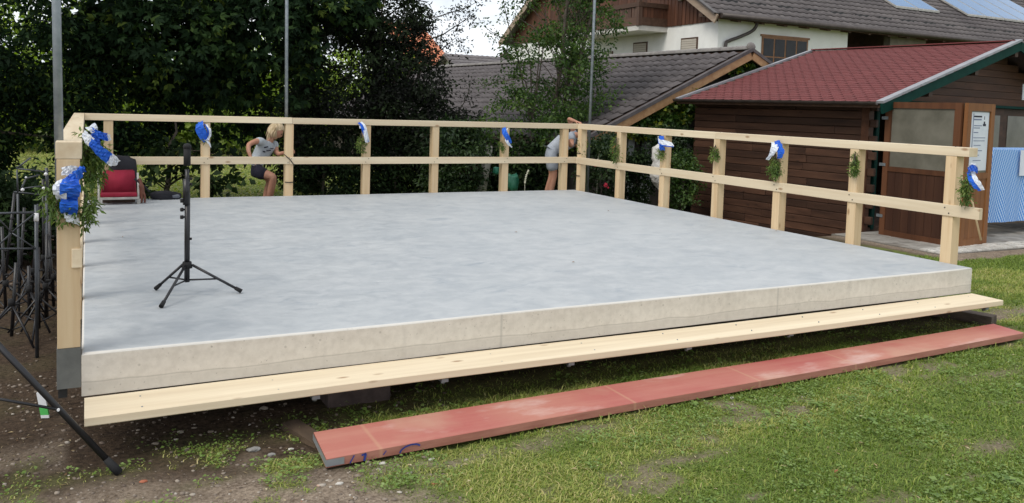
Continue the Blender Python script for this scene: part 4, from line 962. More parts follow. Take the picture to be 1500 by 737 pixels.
for k, (a0, a1, dz, hh, m_) in enumerate(((.12, .58, .045, .022, M_ink2), (.12, .56, .085, .020, M_ink), (.08, .12, .02, .5, M_ink), (.72, .75, .05, .045, M_ink2), (.66, .84, .15, .03, M_ink2), (.70, .78, .12, .035, M_ink2), (.15, .6, .17, .012, M_ink), (.15, .5, .20, .012, M_ink), (.15, .42, .26, .012, M_ink), (.15, .85, .33, .010, M_ink), (.18, .82, .37, .010, M_ink), (.2, .6, .43, .010, M_ink), (.2, .7, .50, .010, M_ink), (.15, .55, .56, .010, M_ink), (.2, .66, .63, .010, M_ink))):
    pr_(a0, a1, ztp-dz-hh, ztp-dz, m_)
# ---- counter with striped cloth
m, t, b = newmat('blue_white_check_cloth'); L = t.links.new
tcn = N(t, 'ShaderNodeTexCoord'); 
sep = N(t, 'ShaderNodeSeparateXYZ'); L(tcn.outputs['Object'], sep.inputs[0])
def sinus(expr_x, expr_z, sc):
    a1 = N(t, 'ShaderNodeMath', operation='MULTIPLY', inp={1: expr_x*sc}); L(sep.outputs[0], a1.inputs[0]); a2 = N(t, 'ShaderNodeMath', operation='MULTIPLY_ADD', inp={1: expr_z*sc}); L(sep.outputs[2], a2.inputs[0]); L(a1.outputs[0], a2.inputs[2])
    s = N(t, 'ShaderNodeMath', operation='SINE'); L(a2.outputs[0], s.inputs[0]); return s.outputs[0]
s1_ = sinus(1, 0.45, 150); s2_ = sinus(-.45, 1, 150); mu = N(t, 'ShaderNodeMath', operation='MULTIPLY_ADD', inp={1: .35}); L(s2_, mu.inputs[0]); L(s1_, mu.inputs[2])
rp_ = N(t, 'ShaderNodeMapRange', inp={1: -.25, 2: .25}); L(mu.outputs[0], rp_.inputs[0])
mxn = N(t, 'ShaderNodeMix', data_type='RGBA'); L(rp_.outputs[0], mxn.inputs[0]); mxn.inputs[6].default_value = (.05, .22, .60, 1); mxn.inputs[7].default_value = (.40, .55, .76, 1)
L(mxn.outputs[2], b.inputs['Base Color']); b.inputs['Roughness'].default_value = .8
M_cloth = m
ct = empty('serving_counter', (13.2, 3.5, G), 'serving counter before the cabin draped in blue and white patterned cloth', 'counter')
YC = 3.18; ctl = at(1452, 219, YC); cbl = at(1446, 326, YC)
ztop, zbot = ctl[2], cbl[2]
mb = MB(); nx_ = 60; x0, x1 = ctl[0], 15.6; rows_ = 10
for j in range(rows_+1):
    f = j/rows_
    for i in range(nx_+1):
        x = x0+(x1-x0)*i/nx_-f*.05*(1-i/nx_); y = YC-.01-f*(.02+.018*math.sin(x*9)+.012*math.sin(x*23+2)); mb.v.append((x, y, ztop+(zbot-ztop)*f))
w_ = nx_+1; mb.f = [[j*w_+i, j*w_+i+1, (j+1)*w_+i+1, (j+1)*w_+i] for j in range(rows_) for i in range(nx_)]
b0 = len(mb.v); mb.v += [(x0, YC+.6, ztop+.001), (x1, YC+.6, ztop+.001)]; mb.f += [[0, b0, b0+1, nx_]]
mb.m = [0]*len(mb.f); mb.sm = [True]*(len(mb.f)-1)+[False]; mb.build('cloth', M_cloth, ct)
MB().box((x0+.02, YC+.005, ztop-.04), (x1, YC+.60, ztop-.004)).build('table_top', M_dkwood, ct)
for x in (x0+.05, x1-.1):
    for y in (YC+.05, YC+.52): MB().box((x, y, G), (x+.05, y+.05, ztop-.041)).build('leg', M_dkwood, ct)
p = at(1494, 220, YC-.03); q = at(1520, 257, YC-.03)
MB().box((p[0], YC-.048, q[2]), (p[0]+.30, YC-.044, p[2])).build('paper_sheet', M_paper, ct)
# ---- paving and cobbles in front of the cabin
M_pav = pm('worn_paving_slab', (.20, .185, .165), (.32, .30, .27), scale=5, rough=.9, bump=.3, rnd=.08, c3=(.14, .12, .10), scale3=3)
pvr = bpy.data.objects.new('pavement', MB().box((9.45, 2.28, G-.08), (18, 4.0, G+.012)).mesh('pavement', [pm('mortar_bed', (.13, .12, .10), (.20, .18, .16), scale=20, bump=.4)])); COL.objects.link(pvr); tag(pvr, kind='structure')
R = random.Random(8)
for i in range(14):
    for j in range(3):
        x = 9.47+i*.502; y = 2.62+j*.452; h = R.uniform(.018, .026); MB().box((x, y, G), (x+.49, y+.44, G+h), bev=.006).build('paving_slab', M_pav, pvr)
M_cob = pm('pale_cobble', (.36, .34, .31), (.52, .50, .46), scale=8, rough=.85, bump=.3, rnd=.15)
cbm = MB().box((0, 0, 0), (.098, .098, .05), bev=.016).mesh('cobble', [M_cob])
for i in range(70):
    for j in range(3):
        if i > 60 and j == 2: continue
        place('cobble', cbm, (9.46+i*.104+R.uniform(-.004, .004), 2.30+j*.104+R.uniform(-.004, .004), G-.015+R.uniform(-.006, .006)), pvr)
# ================================================================== TILED GARAGE
ga = empty('tiled_outbuilding', (11.5, 13, G), 'low outbuilding with grey brown pantile roof and honey coloured vergeboards', 'garage')
Qr = V((11.417, 7.918, 2.486)); GS = 1.417/3.127; ridge_dir = V((-.0588, .9983, 0)); ac = V((-.9983, -.0588, 0))
GL = 15.0; GW = 4.0
nrmg = (ac*1.0+V((0, 0, -GS))).normalized()
def gr(s, l, dz=0): return Qr+ac*s+ridge_dir*l+V((0, 0, -GS*abs(s)+dz))
MB().hexa([gr(0, 0, -.10), gr(0, GL, -.10), gr(GW, GL, -.10), gr(GW, 0, -.10), gr(0, 0, -.03), gr(0, GL, -.03), gr(GW, GL, -.03), gr(GW, 0, -.03)]).build('roof', M_dkwood, ga)
rg = [o for o in ga.children if o.name.startswith('roof')][0]
MB().hexa([gr(0, 0, -.10), gr(0, GL, -.10), gr(-3.4, GL, -.10), gr(-3.4, 0, -.10), gr(0, 0, -.03), gr(0, GL, -.03), gr(-3.4, GL, -.03), gr(-3.4, 0, -.03)]).build('rear_roof', M_dkwood, ga)
vup = (gr(0, 0)-gr(1, 0)).normalized()
tw, tl = .235, .30
tb = pantile(tw, tl, .035, .022)
slope_len = GW*math.hypot(1, GS)
tiles(rg, 'roof_tile', gr(GW, GL-.05, -.025), -ridge_dir, vup, tw, tl, int(GL/tw), int(slope_len/tl), tb, M_tile, limit=300, jit=.004)
nrear = int(3.4*math.hypot(1, GS)/tl)
vup2 = (gr(0, 0)-gr(-1, 0)).normalized()
tiles(rg, 'rear_tile', gr(-3.4, 0, -.025), ridge_dir, vup2, tw, tl, int(2.4/tw), nrear, tb, M_tile, limit=60)
me = MB(); 
for k in range(9):
    pass
rdm = MB(); hs = [(math.cos(PI*k/8)*.10, math.sin(PI*k/8)*.075) for k in range(9)]
vs = [(x*.97, 0, y) for x, y in hs]+[(x*1.06, .36, y*1.08) for x, y in hs]; rdm.add(vs, [(k, k+1, 9+k+1, 9+k) for k in range(8)], smooth=True)
rme = rdm.mesh('ridge_tile', [M_ridge]); xr = ridge_dir.cross(V((0, 0, 1))); Mr = Matrix((xr, ridge_dir, V((0, 0, 1)))).transposed()
for k in range(int(GL/.34)): place('ridge_tile', rme, gr(0, k*.34, -.02), rg, Mr)
MB().blob(gr(0, .0, .03), (.11, .05, .09)).build('ridge_end', M_ridge, ga)
mb = MB(); mb.beam(gr(.02, -.03, -.13), gr(GW, -.03, -.13), .035, .15); mb.build('vergeboard', M_board, ga)
mb = MB(); mb.beam(gr(-.02, -.03, -.13), gr(-3.4, -.03, -.13), .035, .15); mb.build('vergeboard', M_board, ga)
mb = MB(); mb.beam(gr(.0, -.02, -.025), gr(GW+.02, -.02, -.025), .09, .06); mb.build('verge_tiles', M_tile, ga)
mb = MB(); mb.beam(gr(.0, -.02, -.025), gr(-3.4, -.02, -.025), .09, .06); mb.build('verge_tiles', M_tile, ga)
M_gwall = pm('dark_rendered_wall', (.07, .06, .052), (.12, .105, .09), scale=4, bump=.3)
wl = MB(); s0, s1 = 3.55, -3.0
wl.add([gr(s0, .5, 0).xy[:]+(G-.1,), gr(s1, .5, 0).xy[:]+(G-.1,), gr(s1, .5, -.12), gr(0, .5, -.12), gr(s0, .5, -.12)], [(0, 1, 2, 3, 4)])
k0 = gr(s0, .5); k1 = gr(s0, GL-.5)
wl.hexa([V((k0.x, k0.y, G-.1)), V((k0.x+.2, k0.y, G-.1)), V((k1.x+.2, k1.y, G-.1)), V((k1.x, k1.y, G-.1)), V((k0.x, k0.y, gr(s0, 0).z-.12)), V((k0.x+.2, k0.y, gr(s0, 0).z-.12)), V((k1.x+.2, k1.y, gr(s0, 0).z-.12)), V((k1.x, k1.y, gr(s0, 0).z-.12))])
wo_ = wl.build('wall', M_gwall, ga); wo_.name = 'gable_wall'
# window glimmer in the gable of the outbuilding and white trellis posts under it
M_glass = pm('dark_glass', (.008, .009, .010), (.016, .018, .02), rough=.12, bump=0, spec=.25)
M_bwhite = pm('bluish_white_paint', (.55, .60, .66), (.65, .69, .74), rough=.6)
p = at(1085, 94, 8.2); q = at(1096, 107, 8.2)
w_ = MB().box((p[0], 8.16, q[2]), (q[0], 8.24, p[2])).build('window', M_bwhite, ga); MB().box((p[0]+.035, 8.15, q[2]+.035), (q[0]-.035, 8.158, p[2]-.035)).build('pane', M_glass, w_)
for x0_, x1_ in ((921, 930), (945, 955)):
    p = at(x0_, 203, 8.1); q = at(x1_, 203, 8.1); MB().box((p[0], 8.1, G), (q[0], 8.2, .92)).build('white_post', pm('greyed_white_paint', (.22, .24, .24), (.34, .36, .35), scale=7), ga)
# ================================================================== DISTANT GREY ROOF (barn)
def gable_house(name, label, cat, x0, x1, yf, depth, zeave, zridge, wallm_, roofm, over=.4, tile=None, chim=None, group=None):
    """ridge along X, front wall at yf"""
    root = empty(name, ((x0+x1)/2, yf+depth/2, G), label, cat, group); ym = yf+depth/2
    mb = MB(); mb.hexa([(x0, yf, G-.1), (x1, yf, G-.1), (x1, yf+depth, G-.1), (x0, yf+depth, G-.1), (x0, yf, zeave), (x1, yf, zeave), (x1, yf+depth, zeave), (x0, yf+depth, zeave)])
    mb.add([(x0, yf, zeave), (x0, yf+depth, zeave), (x0, ym, zridge-.1)], [(0, 2, 1)]); mb.add([(x1, yf, zeave), (x1, yf+depth, zeave), (x1, ym, zridge-.1)], [(0, 1, 2)])
    mb.build('wall', wallm_, root)
    sl_ = (zridge-zeave)/(depth/2)
    r_ = None
    for sgn, nm in ((-1, 'roof'), (1, 'rear_roof')):
        ye = ym+sgn*(depth/2+over); ze = zridge-sl_*(depth/2+over); mb = MB()
        P = [(x0-over, ye, ze), (x1+over, ye, ze), (x1+over, ym, zridge), (x0-over, ym, zridge)]
        if sgn > 0: P = P[::-1]
        mb.hexa([(a, b_, c-.12) for a, b_, c in P]+P); o = mb.build(nm, roofm, root)
        if sgn < 0: r_ = o
    if tile:
        tw_, tl_, tbx, tm = tile; vv = V((0, depth/2+over, zridge-ze)).normalized(); sl_len = math.hypot(depth/2+over, zridge-ze)
        tiles(r_, 'roof_tile', (x0-over, ym-depth/2-over, ze+.01), (1, 0, 0), vv, tw_, tl_, int((x1-x0+2*over)/tw_), int(sl_len/tl_), tbx, tm, limit=0)
        list_ = [c for c in r_.children]; 
    if chim:
        cx, s_ = chim; MB().box((cx-s_, ym-.3, zridge-.5), (cx+s_, ym+.3, zridge+.2)).build('chimney', M_bark, r_)
        MB().box((cx-s_*.8, ym-.25, zridge+.38), (cx+s_*.9, ym+.25, zridge+.43)).build('chimney_cap', M_tile, r_); MB().box((cx-.05, ym-.1, zridge+.15), (cx+.05, ym+.1, zridge+.38)).build('chimney_pipe', M_dkmet, r_)
    return root
M_cream = pm('white_render', (.72, .72, .69), (.80, .80, .77), scale=2, rough=.9, bump=.15, bscale=60)
bz = at(700, 81.5, 36)[2]
xa = at(655, 80, 36)[0]
barn = gable_house('distant_barn', 'distant roof with small chimney showing in the gap between the trees', 'building', xa+.2, xa+17, 30.5, 11, 1.2, bz, M_cream, M_tile2, tile=(.30, .36, pantile(.30, .36, .03, .02, 3), M_tile2), chim=(at(741, 81, 36)[0], .22))
# ================================================================== TERRACOTTA HOUSE behind the dark tree
M_terra = pm('terracotta_tile', (.52, .17, .09), (.70, .30, .17), scale=4, rough=.7, bump=.2, rnd=.1)
tx0, tx1 = at(596, 60, 38)[0], at(652, 60, 38)[0]
th_ = empty('terracotta_house', ((tx0+tx1)/2, 40, G), 'small white house with bright terracotta roof glimpsed through the dark tree', 'house')
zr, ze = at(630, 30, 38)[2], at(650, 98, 38)[2]
MB().hexa([(tx0, 38, G), (tx1-.3, 38, G), (tx1-.3, 46, G), (tx0, 46, G), (tx0, 38, ze+.2), (tx1-.3, 38, ze+.2), (tx1-.3, 46, ze+.2), (tx0, 46, ze+.2)]).build('wall', M_cream, th_)
xm = (tx0+tx1)/2-.2
rr1 = MB().hexa([(tx0-.2, 37.5, ze), (tx1+.4, 37.5, ze), (tx1+.1, 42, zr), (tx0, 42, zr), (tx0-.2, 37.5, ze+.12), (tx1+.4, 37.5, ze+.12), (tx1+.1, 42, zr+.12), (tx0, 42, zr+.12)]).build('roof', M_terra, th_)
vv = V((0, 4.5, zr-ze)).normalized(); tiles(rr1, 'roof_tile', (tx0-.1, 37.5, ze+.14), (1, 0, 0), vv, .26, .34, int((tx1-tx0+.3)/.26), int(math.hypot(4.5, zr-ze)/.34), pantile(.26, .34, .04, .03, 4), M_terra, limit=0)
MB().box((tx0+.2, 37.6, at(640, 132, 38)[2]), (tx1-.2, 37.95, at(640, 112, 38)[2])).build('balcony_front', M_terra, th_)
# ================================================================== CHALET
M_clad = wood('red_brown_cladding', (.060, .025, .014), (.125, .052, .030), 2, rnd=.3, sc=8)
M_bal = wood('greyed_balcony_wood', (.055, .028, .018), (.12, .068, .045), 1, rnd=.22, sc=8)
M_balz = wood('greyed_baluster_wood', (.06, .03, .02), (.14, .085, .06), 2, rnd=.22, sc=8)
hs_ = empty('alpine_house', (30, 20, G), 'large white alpine house with wooden balcony and solar panels on its roof', 'house')
XG, YF = 16.6, 14.9; ZC = 3.93      # gable plane, front plane, foot of the cladding
HS = .6; EY, EZ = 14.55, 4.10; XV = 16.22; XE = 46.0; RYd = 7.1; YR = YF+13.4
def hr(x, y, dz=0): return V((x, y, EZ+HS*(y-EY)+dz if y <= EY+RYd else EZ+HS*(2*(EY+RYd)-y-EY)+dz))
MB().box((XG, YF, G), (22.0, YF+.3, 4.28)).build('front_wall', M_cream, hs_)
MB().hexa([(XG, YF+.301, G), (XG+.3, YF+.301, G), (XG+.3, YR, G), (XG, YR, G), (XG, YF+.301, ZC), (XG+.3, YF+.301, ZC), (XG+.3, YR, ZC), (XG, YR, ZC)]).build('gable_wall', M_cream, hs_)
# loggia: recessed dark wall and pale pier, shade painted into both colours
MB().box((22.0, YF+1.6, G), (XE-1, YF+1.8, 5.2)).build('loggia_wall', pm('shaded_red_boarding', (.035, .012, .010), (.06, .022, .018), scale=6, bump=.2), hs_)
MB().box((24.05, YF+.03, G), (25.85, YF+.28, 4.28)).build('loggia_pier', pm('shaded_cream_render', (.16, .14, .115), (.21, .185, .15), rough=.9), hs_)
MB().box((XG+.31, YR-.3, G), (XE-1, YR, 4.2)).build('rear_wall', M_cream, hs_)
# vertical cladding boards above ZC on the gable
y = YF+.02; R = random.Random(6)
while y < YR-.2:
    w = .185; top = min(hr(0, y).z, hr(0, y+w).z)-.14
    MB().box((XG-.03-R.uniform(0, .008), y+.003, ZC+R.uniform(-.01, .0)), (XG+.02, y+w-.003, top)).build('cladding_board', M_clad, hs_)
    if int((y-YF)/w) % 1 == 0: pass
    y += w
bt = MB()
for k in range(14): yy = YF+.02+.185*(k+1); bt.box((XG-.05, yy-.02, ZC+.02), (XG-.031, yy+.02, hr(0, yy).z-.16)); 
o = bt.build('cladding_batten', M_clad, hs_); o['kind'] = 'stuff'
# roof slopes
rfh = MB().hexa([hr(XV, EY, -.16), hr(XE, EY, -.16), hr(XE, EY+RYd, -.16), hr(XV, EY+RYd, -.16), hr(XV, EY, -.03), hr(XE, EY, -.03), hr(XE, EY+RYd, -.03), hr(XV, EY+RYd, -.03)]).build('roof', M_dkwood, hs_)
MB().hexa([hr(XV, EY+RYd, -.16), hr(XE, EY+RYd, -.16), hr(XE, EY+2*RYd, -.16), hr(XV, EY+2*RYd, -.16), hr(XV, EY+RYd, -.03), hr(XE, EY+RYd, -.03), hr(XE, EY+2*RYd, -.03), hr(XV, EY+2*RYd, -.03)]).build('rear_roof', M_tile2, hs_)
vh = (hr(0, EY+1)-hr(0, EY)).normalized()
tbh = pantile(.30, .37, .035, .03, 4)
M_htile = pm('grey_brown_concrete_tile', (.085, .075, .076), (.135, .12, .118), scale=.8, rough=.8, bump=.1, rnd=.1, spec=.2)
tiles(rfh, 'roof_tile', hr(XV, EY-.02, -.025), (1, 0, 0), vh, .30, .37, int((XE-XV)/.30), int(8.2/.37), tbh, M_htile, limit=300)
MB().hexa([hr(XV, EY+6.9, -.03), hr(XE, EY+6.9, -.03), hr(XE, EY+RYd, -.03), hr(XV, EY+RYd, -.03), hr(XV, EY+6.9, .02), hr(XE, EY+6.9, .02), hr(XE, EY+RYd, .02), hr(XV, EY+RYd, .02)]).build('upper_roof', M_htile, hs_)
# snow guards
for k in range(26):
    x = XV+.9+k*1.15; mb = MB(); p = hr(x, EY+.85, .02); mb.beam(p, p+V((.62, 0, 0)), .02, .05); mb.beam(p+V((0, 0, -.02)), p+V((0, .12, .02)), .02, .03); mb.beam(p+V((.6, 0, -.02)), p+V((.6, .12, .02)), .02, .03); mb.build('snow_guard', M_dkmet, rfh)
MB().tube([(XV+.1, EY-.09, EZ-.06), (XE, EY-.09, EZ-.06)], .075, n=10).build('gutter', M_gutter, hs_)
M_verge = wood('weathered_vergeboard', (.24, .17, .125), (.36, .28, .21), 1, rnd=.1, sc=7)
mb = MB(); mb.beam(hr(XV-.02, EY-.02, -.16), hr(XV-.02, EY+RYd, -.16), .04, .26); mb.build('vergeboard', M_verge, hs_)
mb = MB(); mb.beam(hr(XV-.05, EY-.02, .0), hr(XV-.05, EY+RYd, .0), .14, .05); mb.build('verge_flashing', M_gutter, hs_)
mb = MB(); mb.beam(hr(XV-.02, EY+RYd, -.16), hr(XV-.02, EY+2*RYd, -.16), .04, .26); mb.build('vergeboard', M_verge, hs_)
for k in range(24):
    x = XG+.45+k*.92; 
    if x > XE: break
    MB().hexa([(x, EY+.02, EZ-.20), (x+.12, EY+.02, EZ-.20), (x+.12, YF+.01, EZ-.14), (x, YF+.01, EZ-.14), (x, EY+.02, EZ-.155), (x+.12, EY+.02, EZ-.155), (x+.12, YF+.01, EZ+.03), (x, YF+.01, EZ+.03)]).build('rafter_end', M_bal, hs_)
for k in range(3): 
    y = YF+.3+k*3.4; z = hr(0, y).z; MB().box((XV+.03, y, z-.42), (XG-.04, y+.18, z-.18)).build('purlin_end', M_bal, hs_)
# downpipe
zz_ = lambda x, y, Y: V(at(x, y, Y))
MB().tube(smooth_path([zz_(1110, 29, 14.62), zz_(1108, 38, 14.66), zz_(1101, 46, 14.72), zz_(1084, 54, 14.8), zz_(1068, 60, 14.83), zz_(1063, 67, 14.83), zz_(1063, 110, 14.83)]), .05, n=10).build('downpipe', M_gutter, hs_)
# windows on the front wall
M_wfr = pm('brown_window_frame', (.17, .075, .028), (.26, .12, .05), rough=.5)
def win(x0, x1, y, z0, z1, n, trans):
    w_ = MB().box((x0, y-.03, z0), (x1, y+.005, z1)).build('window', M_wfr, hs_); e = .06; pw = (x1-x0-e*(n+1))/n
    for i in range(n):
        a = x0+e+i*(pw+e)
        for zz0, zz1 in ((z0+e, z0+(z1-z0)*trans-e/3), (z0+(z1-z0)*trans+e/3, z1-e)):
            MB().box((a, y-.036, zz0), (a+pw, y-.031, zz1)).build('pane', M_glass, w_)
            for (b0_, b1_, c0_, c1_) in ((a-.006, a, zz0, zz1), (a+pw, a+pw+.006, zz0, zz1)): pass
    MB().box((x0-.06, y-.04, z1), (x1+.06, y+.002, z1+.06)).build('window_head', M_wfr, w_)
wx0, wx1 = at(1116, 53, YF)[0], at(1183, 59, YF)[0]; win(wx0, wx1, YF, 2.55, 3.60, 4, .42)
# shuttered windows on the gable wall
M_blind = pm('beige_roller_shutter', (.42, .38, .32), (.48, .44, .38), scale=40, stretch=(1, .05, 1), rough=.7, bump=.1)
def gwin(y0, y1, z0, z1):
    w_ = MB().box((XG-.012, y0, z0), (XG+.01, y1, z1)).build('window', M_bal, hs_); k = int((z1-z0)/.07)
    o = MB()
    for i in range(k): o.box((XG-.022, y0+.07, z0+.02+i*.07), (XG-.013, y1-.04, z0+.02+i*.07+.062))
    oo = o.build('shutter_slats', M_blind, w_); oo['kind'] = 'stuff'
    MB().box((XG-.05, y0-.05, z0-.06), (XG-.001, y1+.05, z0-.002)).build('sill', M_alu, w_)
g1 = atX(928, 62, XG), atX(949, 62, XG); gwin(g1[1][1], g1[0][1], 2.55, 3.52)
g2 = atX(998, 56, XG), atX(1023, 54, XG); gwin(g2[1][1], g2[0][1], 2.55, 3.52)
g3 = atX(885, 60, XG), atX(899, 60, XG); gwin(g3[1][1], g3[0][1], 2.3, 3.3)
# balcony projecting from the gable
XB = 15.45; yb0 = atX(935, 42, XB)[1]; yb1 = 22.0; zb = atX(935, 44, XB)[2]; ztr = atX(935, 3, XB)[2]; zwall = ZC
zb = ZC-.02
b_h = ztr-zb
bal = MB().box((XB+.02, yb0+.02, zb-.16), (XG-.002, yb1, zb)).build('balcony', pm('pale_balcony_soffit', (.50, .48, .44), (.56, .54, .50)), hs_)
MB().box((XB, yb0, zb+.001), (XB+.06, yb1, zb+.26)).build('lower_rail', M_bal, bal); MB().box((XB-.03, yb0-.03, ztr-.14), (XB+.10, yb1, ztr)).build('handrail', M_bal, bal)
MB().box((XB+.061, yb0, zb+.001), (XG-.035, yb0+.05, zb+.26)).build('lower_rail', M_bal, bal); MB().box((XB+.101, yb0-.03, ztr-.14), (XG-.035, yb0+.09, ztr)).build('handrail', M_bal, bal)
yy = yb0+.03; k = 0
while yy < yb1-.2 and k < 60:
    w = .12 if k < 8 else .09; MB().box((XB+.015, yy+.004, zb+.261), (XB+.045, yy+w-.01, ztr-.141)).build('baluster', M_balz, bal); yy += w+(.0 if k < 8 else .07)+(.06 if k in (2, 7) else 0); k += 1
xx = XB+.06
while xx < XG-.16: MB().box((xx+.004, yb0+.01, zb+.261), (xx+.125, yb0+.035, ztr-.141)).build('baluster', M_clad, bal); xx += .13
MB().box((XB-.02, yb0-.02, zb-.02), (XB+.11, yb0+.11, ztr+1.5)).build('balcony_post', M_balz, bal)
# balcony door hint and lamp
lamp = MB(); p = atX(998, 1, XG-.06); lamp.blob((XG-.10, p[1], p[2]+.04), (.06, .11, .06)).tube([(XG-.02, p[1], p[2]+.12), (XG-.10, p[1], p[2]+.09)], .02); lamp.build('wall_lamp', M_alu, hs_)
# solar panels
m, t, b = newmat('solar_glass'); L = t.links.new
b.inputs['Base Color'].default_value = (.025, .09, .22, 1); b.inputs['Roughness'].default_value = .18; b.inputs['Specular IOR Level'].default_value = .9
tcn = N(t, 'ShaderNodeTexCoord'); n = N(t, 'ShaderNodeTexNoise', inp={'Scale': 1.3, 'Detail': 3.}); L(tcn.outputs['Object'], n.inputs['Vector']); r = N(t, 'ShaderNodeValToRGB'); r.color_ramp.elements[0].color = (.03, .11, .26, 1); r.color_ramp.elements[1].color = (.06, .19, .38, 1); L(n.outputs[0], r.inputs[0]); L(r.outputs[0], b.inputs['Base Color'])
M_sol = m
def rhit(x, y, dz=.1):
    d = ray(x, y); k = (EZ+dz-CAM[2]-HS*(EY-CAM[1]))/(d[2]-HS*d[1]); return CAM+k*d
def panel(x, y0, w, h):
    fr_ = MB().hexa([hr(x, y0, .06), hr(x+w, y0, .06), hr(x+w, y0+h, .06), hr(x, y0+h, .06), hr(x, y0, .13), hr(x+w, y0, .13), hr(x+w, y0+h, .13), hr(x, y0+h, .13)]).build('solar_panel', M_alu, rfh)
    e = .045; MB().hexa([hr(x+e, y0+e, .131), hr(x+w-e, y0+e, .131), hr(x+w-e, y0+h-e, .131), hr(x+e, y0+h-e, .131), hr(x+e, y0+e, .136), hr(x+w-e, y0+e, .136), hr(x+w-e, y0+h-e, .136), hr(x+e, y0+h-e, .136)]).build('solar_cells', M_sol, fr_)
pA = rhit(1313, 10); pB = rhit(1376, 17)
for k in range(2): panel(pA[0]+k*(pB[0]-pA[0])/2, pA[1], (pB[0]-pA[0])/2-.03, 2.2)
pA = rhit(1418, 22); pB = rhit(1500, 33)
w = (pB[0]-pA[0])/3
for k in range(5): panel(pA[0]+k*w, pA[1], w-.03, 2.6)
# ================================================================== TREES AND SHRUBS
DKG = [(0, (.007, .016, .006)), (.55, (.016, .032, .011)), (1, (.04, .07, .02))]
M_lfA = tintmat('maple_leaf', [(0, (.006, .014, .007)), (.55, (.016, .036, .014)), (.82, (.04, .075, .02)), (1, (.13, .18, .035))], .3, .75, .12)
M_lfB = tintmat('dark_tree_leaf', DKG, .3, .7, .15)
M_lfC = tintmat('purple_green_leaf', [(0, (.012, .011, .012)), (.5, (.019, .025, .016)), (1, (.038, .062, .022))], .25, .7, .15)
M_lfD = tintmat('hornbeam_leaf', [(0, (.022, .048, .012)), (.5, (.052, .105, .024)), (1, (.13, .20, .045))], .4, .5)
M_lfE = tintmat('sunlit_far_leaf', [(0, (.08, .14, .02)), (.5, (.18, .27, .04)), (1, (.34, .42, .08))], .4, .6)  # sunlight on the far trees painted in as a lighter leaf colour
M_lfF = tintmat('shrub_leaf', [(0, (.010, .024, .009)), (.5, (.024, .050, .016)), (1, (.06, .10, .028))], .3, .5)
M_lfY = tintmat('vine_leaf', [(0, (.03, .07, .014)), (.6, (.07, .14, .025)), (1, (.30, .32, .04))], .4, .45)
def E_(x, y, Yd, rpx, rpz, rY):        # an ellipsoid given by what it spans in the photo and its distance
    c = at(x, y, Yd); dpt = float((c-CAM)@Fw); return (c[0], Yd, c[2], rpx/FPX*dpt/.88, rY, rpz/FPX*dpt)
# big leafy tree far left
tree('chestnut_tree', (-2.1, 9.6, G), (-1.9, 9.8, 4.6), .24, [E_(40, 40, 9.4, 75, 120, 1.2), E_(-60, 150, 9.8, 70, 130, 1.2), E_(60, 262, 7.6, 30, 14, .5), E_(110, 130, 9.6, 60, 70, .9), (-1.6, 9.2, 4.4, 3.2, 1.3, 1.8), E_(150, 200, 9.3, 60, 36, .6)], 980, 60, .098, .45, M_lfA,  # includes an unseen upper crown, added to block sky light from the foliage
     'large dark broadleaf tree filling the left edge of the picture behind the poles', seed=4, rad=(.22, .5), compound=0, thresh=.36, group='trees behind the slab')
# tree with hanging palmate leaves
tree('maple_tree', (3.75, 10.8, G), (2.9, 10.4, 5.0), .2, [E_(250, 60, 9.2, 110, 75, 1.0), E_(380, 60, 9.0, 85, 95, .9), E_(300, 150, 9.8, 90, 60, .8), E_(225, 200, 9.4, 75, 22, .5), E_(470, 10, 9.0, 60, 45, .7), (2.0, 9.4, 4.7, 3.6, 1.2, 1.7)], 780, 36, .125, .42, M_lfA,  # its highest ellipsoid is out of view, added to keep sky light off
     'dark tree with large hanging leaves between the first two steel poles', seed=9, rad=(.25, .5), compound=3, thresh=.36, group='trees behind the slab', droop=.6)
# low hanging leafy branch right of the microphone stand, over the sunlit lawn
tree('hazel_bush', (1.05, 9.2, G), (1.2, 9.0, .9), .05, [E_(325, 262, 8.2, 32, 12, .4), E_(235, 245, 8.6, 30, 9, .4), E_(205, 268, 8.3, 18, 14, .3), E_(300, 224, 8.6, 60, 14, .4)], 34, 16, .13, .6, M_lfB,
     'low leafy branches hanging over the bright lawn behind the back railing', 'bush', seed=10, rad=(.12, .26), group='bushes behind the slab', nl=20)
# dark dense tree in the middle
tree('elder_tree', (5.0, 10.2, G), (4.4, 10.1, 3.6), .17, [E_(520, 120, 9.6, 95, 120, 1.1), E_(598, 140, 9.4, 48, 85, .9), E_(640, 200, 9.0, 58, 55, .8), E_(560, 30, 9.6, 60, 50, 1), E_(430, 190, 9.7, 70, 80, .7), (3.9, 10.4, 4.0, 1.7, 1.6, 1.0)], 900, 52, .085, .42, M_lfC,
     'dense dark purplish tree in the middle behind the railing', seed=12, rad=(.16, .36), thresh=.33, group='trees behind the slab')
# loose outer twigs of it against the sky
q_ = np.random.default_rng(77)
def spray(pts, n, jit=.06):
    P = smooth_path([V(p) for p in pts], n); return np.array([list(p) for p in P])+q_.normal(size=(len(P), 3))*jit
sp1 = np.concatenate([spray([at(600, 40, 9.2), at(640, 25, 9.1), at(680, 12, 9.0), at(700, 2, 9)], 7), spray([at(615, 75, 9.2), at(650, 50, 9.1), at(680, 30, 9.0), at(694, 20, 9)], 7), spray([at(620, 100, 9.2), at(650, 70, 9.1), at(672, 52, 9.0)], 7), spray([at(630, 60, 9.2), at(668, 66, 9.1), at(684, 64, 9.0)], 5), spray([at(560, 10, 9.2), at(600, -8, 9.1), at(650, -20, 9.0)], 7), spray([at(650, 180, 9.2), at(680, 150, 9.1), at(690, 120, 9.0)], 7)])
rr_t = empty('elder_shoots', (5.2, 9.6, G), 'thin leafy shoots reaching out into the sky beside the dark tree', 'branches')
mb = MB()
